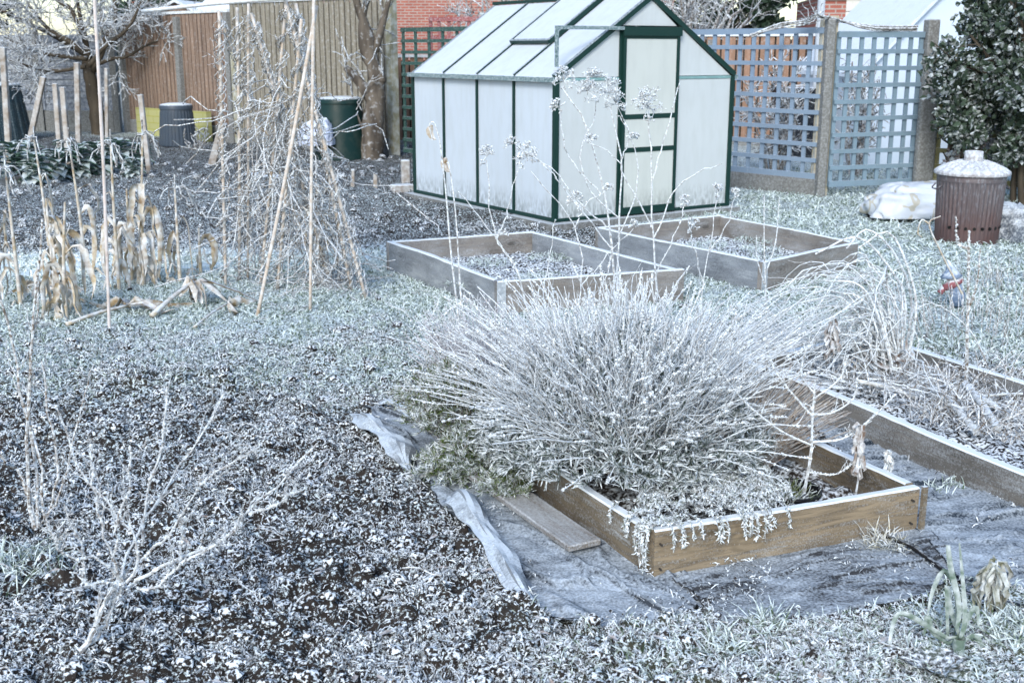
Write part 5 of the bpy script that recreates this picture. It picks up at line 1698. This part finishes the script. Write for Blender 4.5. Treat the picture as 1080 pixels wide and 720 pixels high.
# ---------------------------------------------------------------- bean frame with canes and dead vines
def beans():
    root = tag(empty('bean_frame', (-1.6, 7.1, 0)), 'A-frame of bamboo canes wrapped in dead frosted bean vines', 'bean frame')
    o = np.array([-1.6, 7.1, 0])
    def cane(a, top, Yt, m, r=.010, nm='cane'):
        A = at(*a) - o; A[2] = -.03
        T = at(*top, Y=Yt) - o
        P = smooth_path([A, (A + T) / 2 + rng.normal(size=3) * .008, T], 12)
        MB().tubes(P[None], (r * (1 + .06 * (np.arange(12) % 3 == 0)))[None], 8, True).build(nm, m, root, True)
        return P
    C = []
    C.append(cane((238, 303), (231, 12), 7.6, M['bamboo']))
    C.append(cane((252, 298), (250, 8), 7.6, M['bamboo']))
    C.append(cane((261, 296), (262, 4), 7.6, M['bamboo'], .009))
    C.append(cane((274, 300), (302, 0), 7.4, M['bamboo']))
    cane((270, 334), (334, 6), 6.9, M['bamboo'], .011)
    cane((327, 329), (331, -6), 6.85, M['bamboo'], .010)
    C.append(cane((328, 262), (230, 12), 7.7, M['bamboo'], .009))
    C.append(cane((292, 305), (318, 20), 7.1, M['bamboo']))
    C.append(cane((387, 314), (300, -2), 7.2, M['bamboo'], .011))
    C.append(cane((372, 306), (312, 4), 7.3, M['bamboo'], .010))
    C.append(cane((350, 300), (265, 14), 7.5, M['bamboo'], .010))
    A, B_ = at(150, 12, Y=8.1) - o, at(345, -4, Y=6.9) - o
    MB().tubes(smooth_path([A, (A + B_) / 2 + (0, 0, .01), B_], 12)[None], .012, 8, True).build('ridge_cane', M['bamboo_white'], root, True)
    # vines twining round the canes
    b = MB()
    Ps = []
    for k, c in enumerate(C):
        for q in range(4 if k not in (7, 8, 9) else 7):
            n = 90
            t = np.linspace(0.02, .97, n)
            i = t * 11
            base = np.stack([np.interp(i, np.arange(12), c[:, j]) for j in range(3)], -1)
            ph = rng.random() * 6
            f = 9 + 5 * rng.random()
            rad_ = .010 + .020 * rng.random() + .02 * vnoise(t * 9, t * 0 + k * 3 + q, 5)
            base[:, 0] += np.cos(t * f * 6.3 + ph) * rad_
            base[:, 1] += np.sin(t * f * 6.3 + ph) * rad_
            base += rng.normal(size=base.shape) * .003
            Ps.append(base)
    P = np.stack(Ps)
    R = np.full(P.shape[:2], .0036)
    b.tubes(P, R, 4)
    Q, RQ = spawn(P, R, 4, .11, 1.2, -.1, 8, .8, .02, .38)
    b.tubes(Q, RQ, 4)
    frostfur(b, Q, 10, .010, .0016)
    Q2, RQ2 = spawn(Q, RQ, 1, .08, 1.1, -.3, 5, .8, .2, .4)
    b.tubes(Q2, RQ2, 3)
    b.build('vines', M['stem'], root)
    # thick mass of trailing vines at lower right
    n = 190
    t = rng.random(n)
    A = np.stack([.15 + .75 * rng.random(n), -.4 + .5 * rng.random(n), .3 + 1.1 * rng.random(n) * rng.random(n)], -1)
    cB = C[8]
    i = (t * .75 * 11)
    A = np.stack([np.interp(i, np.arange(12), cB[:, j]) for j in range(3)], -1) + rng.normal(size=(n, 3)) * (.09, .08, .04)
    D = rng.normal(size=(n, 3)) * (.12, .12, .10) + (-.02, 0, -.12)
    P = [A]
    d = D
    for k in range(9):
        d = d * .75 + rng.normal(size=(n, 3)) * .05 + (0, 0, -.012)
        q = P[-1] + d * .55
        q[:, 2] = np.maximum(q[:, 2], .01)
        P.append(q)
    P = np.stack(P, 1)
    b = MB().tubes(P, .0040, 4)
    frostfur(b, P, 14, .010, .0016)
    b.build('trailing_vines', M['stem'], root)
    n = 120
    i = rng.random(n) * 8
    c = C[8]
    A = np.stack([np.interp(i, np.arange(12), c[:, j]) for j in range(3)], -1) + rng.normal(size=(n, 3)) * (.10, .08, .05)
    d = rng.normal(size=(n, 3)) * (.03, .03, .02) + (0, 0, -.05)
    MB().ribbons(wob(np.stack([A, A + d * .5 + (.01, 0, .01), A + d], 1), .006), np.array([.003, .010, .003])[None], fold=.5).build('dead_leaves', M['straw_pale'], root)
beans()

# tall single cane and the stakes
def stake(x, y, tx, ty, w, label, m, Y=None, round_=False, cat='stake', name='garden_stake', group=None):
    A = at(x, y)
    T = at(tx, ty, Y=A[1])
    A[2] = -.05
    loc = A.copy()
    if round_:
        o = MB().tubes(smooth_path([A, (A * .5 + T * .5) + (.008, 0, 0), T], 14)[None] - loc, (w * (1 + .1 * (np.arange(14) % 4 == 0)))[None], 9, True).build(name, m, loc=tuple(loc))
    else:
        o = MB().bar(A - loc, T - loc, w, w, (0, 1, 0)).build(name, m, loc=tuple(loc))
        md = o.modifiers.new('bevel', 'BEVEL'); md.width = .006
    return tag(o, label, cat, group)
stake(115, 348, 99, -14, .009, 'tall thin bamboo cane standing before the leafy plants', frosted('pinkish_cane', (.60, .50, .44), (.5, .42, .36), .25, .2, 30, 1), round_=True, cat='cane', name='bamboo_cane')
g = 'timber stakes by the brassica row'
stake(10, 172, 3, 50, .075, 'tall timber stake with a capped top at the left edge', M['stake'], group=g)
stake(28, 160, 46, 81, .075, 'timber stake leaning right at the left end of the row', M['stake'], group=g)
stake(64, 172, 58, 88, .065, 'left one of the two short stakes standing close together', M['stake'], group=g)
stake(73, 178, 66, 92, .065, 'right one of the two short stakes standing close together', M['stake'], group=g)
stake(83, 160, 81, 66, .075, 'tall upright stake left of the tree trunk', M['stake'], group=g)
stake(113, 162, 112, 72, .05, 'thin upright stake just right of the tall cane', M['stake'], group=g)
stake(158, 184, 148, 100, .06, 'stake leaning left at the right end of the brassica row', M['stake'], group=g)
stake(222, 175, 236, 130, .10, 'short slanting stake behind the bean frame', M['stake'], group=g)
for k, (x, y) in enumerate(((372, 196), (396, 200))):
    stake(x, y, x, y - 17, .045, ['short pale peg in the dug soil, left of the pair', 'short pale peg in the dug soil, right of the pair'][k], M['stake'], cat='peg', name='garden_peg')
p = at(335, 150, Y=16.6)
sack((p[0] + .0, 16.6, .25), (.26, .22, .34), 0, paint('blue_white_plastic', (.35, .42, .6), (.6, .62, .7), .9, 12, .4, .2), 'pale blue plastic bag behind the bean vines left of the green bin', 31, 'plastic_bag', 'bag')

# ---------------------------------------------------------------- trees
def tree(name, trunk, limbs, label, bark, twig, levels, cat='tree', trad=.1, limb_r=.06, twm=None, extra=None):
    base = np.asarray(trunk[0], float)
    root = tag(empty(name, tuple(base)), label, cat)
    P = smooth_path(trunk, 14) - base
    b = MB().tubes(P[None] + rng.normal(size=(1, 14, 3)) * trad * .06, (np.linspace(1.08, .66, 14) * trad * (1 + .22 * rng.random(14)))[None], 14)
    b.build('trunk', bark, root, True)
    LP = np.stack([smooth_path(np.asarray(l[0]), 10) - base for l in limbs])
    LR = np.stack([np.linspace(1, .45, 10) * l[1] for l in limbs])
    bb = MB().tubes(LP, LR * (1 + .25 * rng.random(LR.shape)), 9, True)
    bb.build('limbs', bark, root, True)
    t = MB()
    P0, R0 = LP, LR
    for (n, L, sp, up, rr, K, rmin) in levels:
        P0, R0 = spawn(P0, R0, n, L, sp, up, K, rr, .25, .25)
        R0 = np.maximum(R0, rmin)
        t.tubes(P0, R0, 4 if R0.mean() > .006 else 3)
    if levels:
        t.build('crown', twig, root)
    return root
# left frosted apple tree
TB = at(106, 143); TY = TB[1]
def tp(*pts, d=0):
    return px(pts, TY + d)
tree('apple_tree', [TB - (0, 0, .05), *tp((102, 120), (96, 90), (92, 62))], [
    (tp((94, 66), (90, 40), (84, 15), (82, 0)), .05), (tp((93, 60), (75, 45), (50, 30), (30, 5)), .05), (tp((98, 75), (108, 55), (112, 38), (122, 20), (120, -5)), .055),
    (tp((98, 70), (118, 62), (134, 60), (160, 45), (188, 42)), .035), (tp((92, 62), (70, 60), (40, 55), (5, 40), d=-.4), .04), (tp((90, 45), (75, 10), (64, 4), (50, -10)), .035),
    (tp((96, 62), (60, 40), (20, 20), (-20, 0), d=.5), .045), (tp((94, 70), (110, 50), (135, 30), (150, 0), d=-.6), .04), (tp((90, 70), (60, 75), (30, 70), (0, 60), d=-.8), .035)],
    'frosted apple tree with a dense white twiggy crown at upper left', M['bark'], M['twig_white'],
    [(8, .75, .7, .10, .5, 6, .010), (6, .45, .8, .05, .6, 5, .008), (5, .26, .8, .0, .7, 4, .0065)], trad=.13)
# pruned tree by the green bin
TB = at(393, 160); TY = 18.0
B0 = at(393, 168); TY = B0[1]
tree('pruned_tree', [B0 - (0, 0, .05), *tp((394, 130), (396, 105), (398, 85))], [
    (tp((398, 95), (392, 60), (386, 30), (378, 8), (372, -12)), .09), (tp((400, 95), (396, 75), (384, 55), (382, 20), (390, -8)), .08), (tp((396, 110), (385, 95), (375, 82), (364, 71)), .09),
    (tp((402, 88), (398, 72), (392, 73)), .08), (tp((396, 55), (402, 30), (408, 8), (414, -12)), .055), (tp((384, 20), (390, 30), (403, 52)), .02), (tp((388, 150), (378, 125), (372, 110), (372, 100)), .02)],
    'pruned tree with sawn off grey limbs in front of the slatted fence', M['bark_grey'], M['twig_white'],
    [(3, .6, .6, .3, .25, 5, .009), (2, .3, .8, .1, .5, 4, .006)], trad=.155)

def bushy(name, c, r, h, n, label, mt=None, cat='shrub', levels=((7, .5, .8, .1, .6, 5, .009), (6, .3, .8, .05, .6, 4, .007)), r0=.02, z0=0):
    c = np.asarray(c, float)
    a = rng.random(n) * 2 * np.pi
    q = np.sqrt(rng.random(n))
    base = np.stack([.15 * r * np.cos(a), .15 * r * np.sin(a), z0 + 0 * a], -1)
    tip = np.stack([r * q * np.cos(a), r * q * np.sin(a), h * (1 - .35 * q * q) * (.75 + .3 * rng.random(n))], -1)
    P = wob(bez(base, base * .5 + tip * .5 + (0, 0, h * .15), tip, 7), .04)
    R = np.linspace(1, .5, 7)[None] * r0 * np.ones((n, 1))
    root = tag(empty(name, tuple(c)), label, cat)
    MB().tubes(P, R, 5).build('stems', M['brown_twig'], root)
    t = MB()
    P0, R0 = P, R
    for (m, L, sp_, up, rr, K, rmin) in levels:
        P0, R0 = spawn(P0, R0, m, L * r, sp_, up, K, rr, .15, .28)
        R0 = np.maximum(R0, rmin)
        t.tubes(P0, R0, 3)
    t.build('twigs', mt or M['twig_white'], root)
    return root
bushy('frosted_shrub', (3.3, 23.5, 0), 1.7, 3.4, 22, 'large white frosted shrub above the powder blue trellis', r0=.05)
bushy('frosted_shrub', (2.0, 26, 0), 1.6, 3.6, 14, 'frosted bush just right of the greenhouse roof', r0=.05)
bushy('frosted_shrub', (-.2, 21.5, 0), 1.1, 3.2, 14, 'frosted leafy bush above the red trellis strip', r0=.03)
bushy('frosted_shrub', (3.4, 15.0, 0), .55, 1.5, 12, 'tangled frosty shrub behind the powder blue trellis', M['twig_white'])
bushy('frosted_shrub', (4.35, 14.6, 0), .5, 1.35, 12, 'frosty rose bush behind the teal trellis', M['twig_white'])
bushy('frosted_shrub', (2.4, 15.6, 0), .6, 1.3, 12, 'frosty shrub behind the left half of the powder blue trellis')
bushy('frosted_shrub', (-11.2, 21.0, 0), 1.5, 3.2, 18, 'dense frosted bush at the upper left corner', r0=.04)
bushy('frosted_shrub', (-5.2, 28.5, 0), 1.8, 3.6, 14, 'frosted treetop between the sheds behind the fence', r0=.05)
bushy('small_dead_plant', (-4.9, 18.0, 0), .28, .42, 8, 'small white seeding plant in the dug soil before the yellow wall', levels=((4, .5, .6, .3, .7, 4, .007),), cat='plant', r0=.009)

def leaf_shrub(name, c, r, h, label, nl, size, mt, z0=.3, cat='shrub', flat=.75, stems=M['bark'], ns=14, clump=70, seed=0):
    c = np.asarray(c, float)
    root = tag(empty(name, tuple(c)), label, cat)
    a = rng.random(ns) * 2 * np.pi
    base = np.stack([.25 * r * np.cos(a), .2 * r * np.sin(a), -.05 + 0 * a], -1)
    tip = np.stack([r * .85 * np.cos(a), r * .7 * np.sin(a), h * (.6 + .35 * rng.random(ns))], -1)
    P = wob(bez(base, base + (0, 0, h * .5), tip, 9), .03)
    R = np.linspace(.035, .012, 9)[None] * np.ones((ns, 1))
    b = MB().tubes(P, R, 7)
    Q, RQ = spawn(P, R, 6, h * .28, .8, .2, 5, .6, .2)
    b.tubes(Q, RQ, 5)
    b.build('stems', stems, root, True)
    u = unit(rng.normal(size=(clump, 3)))
    rr = (.45 + .6 * rng.random((clump, 1)) ** .6)
    C = u * rr * np.array([r, r * flat, (h - z0) / 2]) + np.array([0, 0, (h + z0) / 2])
    k = rng.integers(0, clump, nl)
    cr = (.10 + .14 * rng.random(clump))[k][:, None]
    p = C[k] + unit(rng.normal(size=(nl, 3))) * cr * rng.random((nl, 1)) ** .4 * (r / .8)
    d = unit(unit(p - C[k]) * .7 + rng.normal(size=(nl, 3)) * .6 + (0, 0, .25))
    ln = size * (.6 + .8 * rng.random((nl, 1)))
    MB().ribbons(np.stack([p, p + d * ln * .5, p + d * ln - (0, 0, .0)], 1), np.array([.15, .42, .08])[None] * ln, fold=.3).build('leaves', mt, root)
    return root
EVG = frosted('rimed_evergreen_leaf', (.055, .085, .055), (.03, .05, .035), -.02, .45, 12, 3.2, 6)
c = at(1040, 190)
leaf_shrub('evergreen_shrub', (5.42, 11.8, 0), 1.02, 2.5, 'big dark evergreen shrub with frosted leaves at the upper right', 30000, .055, EVG, .35, clump=110)
leaf_shrub('spindly_shrub', (4.75, 12.25, 0), .26, 1.25, 'small pinkish berried shrub beside the concrete spur post', 1500, .035, frosted('pinkish_leaf', (.34, .2, .17), (.16, .14, .10), .4, .4, 7, 2.6, 6), .35, clump=22, ns=6)
leaf_shrub('conifer_tree', (5.1, 27, 0), 1.3, 4.2, 'dark green conifer behind the metal pole', 9000, .14, frosted('dark_conifer_leaf', (.03, .06, .035), (.018, .035, .022), -.1, .3, 5, 2, 6), .4, 'tree', clump=80)
leaf_shrub('conifer_tree', (-12.6, 25.5, 0), 1.9, 4.2, 'very dark conifer at the top left corner behind the apple tree', 9000, .16, frosted('dark_conifer_leaf', (.03, .06, .035), (.018, .035, .022), -.1, .3, 5, 2, 6), .4, 'tree', clump=80)
leaf_shrub('laurel_bush', (-.05, 20.2, 0), .7, 2.2, 'glossy frosted laurel bush above the red trellis strip', 3500, .10, frosted('laurel_leaf', (.10, .14, .05), (.05, .07, .03), .35, .4, 7, 2.6, 6), .6, clump=50)
leaf_shrub('conifer_tree', (-8.8, 30.5, 0), 1.6, 4.0, 'dark bushy tree behind the gabled shed', 5000, .16, frosted('dark_conifer_leaf', (.03, .06, .035), (.018, .035, .022), -.1, .3, 5, 2, 6), .4, 'tree', clump=60)

# climbing vine rope on top of the trellis
S = [at(790, 38, Y=12.6), at(825, 28, Y=12.5), at(850, 24, Y=12.4), at(862, 17, Y=12.3), at(880, 20, Y=12.4), at(920, 28, Y=12.5), at(965, 30, Y=12.7)]
P = np.stack([smooth_path([q + rng.normal(size=3) * .015 for q in S], 20) for _ in range(4)])
b = MB().tubes(P, .011, 5)
Q, RQ = spawn(P[:, 6:12], np.full((4, 6), .01), 6, .18, 1.2, .1, 6, .6, 0, .5)
b.tubes(Q, RQ, 4)
tag(b.build('vine', M['twig_white']), 'frosted vine looped over the top of the concrete post', 'vine')

# ================================================================ ground cover
def scatter(n, rmin, rmax, thmax, p=1.0):
    """random places in front, denser near"""
    u = rng.random(n)
    r = np.exp(math.log(rmin) + u * (math.log(rmax) - math.log(rmin)))
    th = (rng.random(n) * 2 - 1) * thmax
    return r * np.sin(th), r * np.cos(th)
def clear(x, y, polys):
    k = np.ones(x.shape, bool)
    for p in polys:
        k &= ~in_poly(x, y, p)
    return k
ALLP = NOGO + [SHEET1, SHEET2, SHEET3]
# clods
x, y = scatter(15000, 2.2, 17, rad(33))
k = clear(x, y, ALLP) & (rng.random(len(x)) > grass_mask(x, y) * .97)
x, y = x[k], y[k]
s = (.004 + .015 * rng.random(len(x)) ** 4) * (1 + .12 * np.hypot(x, y))
M['clod'] = frosted('rimed_clod', (.035, .029, .025), (.018, .015, .013), -.05, .5, 90, 9.0, 12)
z = hgt(x, y)
tag(MB().lumps(np.column_stack([x, y, z + s * .35]), np.column_stack([s * 1.2, s, s * .8]), ICO0, .16).build('soil_clods', M['clod']), 'dark earth clods strewn over the dug soil', 'soil', kind='stuff')
# rimed litter: short curled bits over the soil
n = 430000
x, y = scatter(n, 2.2, 10.5, rad(34))
g = grass_mask(x, y)
patch = fbm(x * 7, y * 7, 3, 88)
onsheet = ~clear(x, y, [SHEET1, SHEET2, SHEET3])
k = clear(x, y, NOGO) & (~onsheet | ((fbm(x * 5, y * 5, 3, 71) > .56) & (rng.random(n) < .10)) | (rng.random(n) < .006)) & (rng.random(n) < np.clip((patch - .38) * 4.0, .04, 1)) & (g < .9)
x, y = x[k], y[k]
n = len(x)
z = np.where(onsheet[k], .020, hgt(x, y))
sc = (1 + .10 * np.hypot(x, y))[:, None]
d = unit(rng.normal(size=(n, 3)) * (1, 1, .45) + (0, 0, .25))
ln = (.005 + .019 * rng.random((n, 1)) ** 2.5) * sc
p0 = np.column_stack([x, y, z + .002])
p1 = p0 + d * ln * .5 + (0, 0, .004)
p2 = p0 + d * ln + rng.normal(size=(n, 3)) * .004
M['litter'] = frosted('rimed_litter', (.05, .042, .036), (.02, .017, .015), .52, .45, 60, 5.5)
tag(MB().ribbons(np.stack([p0, p1, p2], 1), np.array([.0010, .0016, .0006])[None] * sc, fold=.3).lumps((p0 + p1)[::5] / 2 + rng.normal(size=p0[::5].shape) * .004, ((.0016 + .0034 * rng.random((len(p0[::5]), 1)) ** 2) * sc[::5])[:, 0], OCT, .3).build('frosty_litter', M['litter']), 'curled frosted leaf scraps covering the dug soil', 'litter', kind='stuff')
# turf
def turf(name, n, rmin, rmax, test, h, w, label):
    x, y = scatter(n, rmin, rmax, rad(33))
    g = grass_mask(x, y) * test(x, y)
    pt = .55 * fbm(x * 5, y * 5, 3, 99) + .45 * fbm(x * 19, y * 19, 2, 98)
    k = clear(x, y, ALLP) & (rng.random(n) < g * np.clip((pt - .40) * 6, .06, 1))
    x, y = x[k], y[k]
    n = len(x)
    z = hgt(x, y) - .004
    hh = h * (.5 + .8 * rng.random((n, 1))) * (1 + .04 * np.hypot(x, y)[:, None])
    d = unit(rng.normal(size=(n, 3)) * (1, 1, .3) + (0, 0, .55))
    p0 = np.column_stack([x, y, z])
    p1 = p0 + d * hh * .55 + (0, 0, .008)
    p2 = p0 + d * hh
    ww = w * (1 + .12 * np.hypot(x, y)[:, None])
    tag(MB().ribbons(np.stack([p0, p1, p2], 1), np.array([1, .9, .25])[None] * ww, fold=.25).build(name, M['grass']), label, 'grass', kind='stuff')
turf('frosted_grass', 260000, 4.6, 10.5, lambda x, y: (x < 1.6) * 1.0, .030, .0016, 'short frosted turf in the middle ground and on the grass strip')
turf('lawn_grass', 200000, 5.0, 16, lambda x, y: (x >= 1.6) * 1.0, .048, .0022, 'frosted lawn at the right')
M['grass'] = frosted('thickly_rimed_grass_blade', (.12, .16, .08), (.07, .10, .05), 1.3, .4, 40, 1.0, fcol=(.86, .93, .91, 1))
turf('strip_grass', 200000, 6.8, 10.2, lambda x, y: (x < .2) * np.exp(-((y - (8.75 + .16 * (x + 1))) / .40) ** 2), .016, .0036, 'white frosted grass strip between the two dug plots')
M['grass'] = _mats['rimed_grass_blade']
turf('near_grass', 60000, 2.3, 4.6, lambda x, y: (y < 4.6) * 1.0, .035, .0016, 'frosted grass blades at the lower right')
# long dead stems lying about on the soil
n = 420
x, y = scatter(n, 2.4, 9, rad(33))
k = clear(x, y, ALLP)
x, y = x[k], y[k]
n = len(x)
a = rng.random(n) * 6.3
L = .04 + .10 * rng.random(n)
p0 = np.column_stack([x, y, hgt(x, y) + .012])
p2 = p0 + np.column_stack([np.cos(a) * L, np.sin(a) * L, .02 * rng.random(n)])
tag(MB().tubes(wob(bez(p0, (p0 + p2) / 2 + (0, 0, .025), p2, 6), .006), .0022, 4).build('fallen_stems', M['stem']), 'thin dead stems lying on the soil', 'stems', kind='stuff')
# brown fallen leaves
n = 260
x, y = scatter(n, 2.4, 7, rad(33))
k = clear(x, y, ALLP)
x, y = x[k], y[k]
n = len(x)
d = unit(rng.normal(size=(n, 3)) * (1, 1, .2))
p0 = np.column_stack([x, y, hgt(x, y) + .012])
ln = .012 + .014 * rng.random((n, 1))
tag(MB().ribbons(np.stack([p0, p0 + d * ln, p0 + d * ln * 2], 1), np.array([.002, .009, .002])[None], hint=np.array([[[0, 0, 1.]]]), fold=.3).build('fallen_leaves', frosted('brown_fallen_leaf', (.28, .17, .10), (.16, .11, .08), .2, .3, 40, 2)), 'small brown leaves fallen on the soil', 'leaves', kind='stuff')
for x, y, s, lb in ((128, 404, .035, 'dark clod of earth in the middle ground at left'), (236, 398, .032, 'brown clod of earth right of the other dark clod'), (205, 318, .03, 'dark lump below the propped sweetcorn stalk')):
    p = at(x, y)
    o = MB().lumps([(0, 0, 0)], [s], ICO1, .12).build('earth_clod', M['clod'], loc=(p[0], p[1], s * .5 + .01))
    tag(o, lb, 'clod')
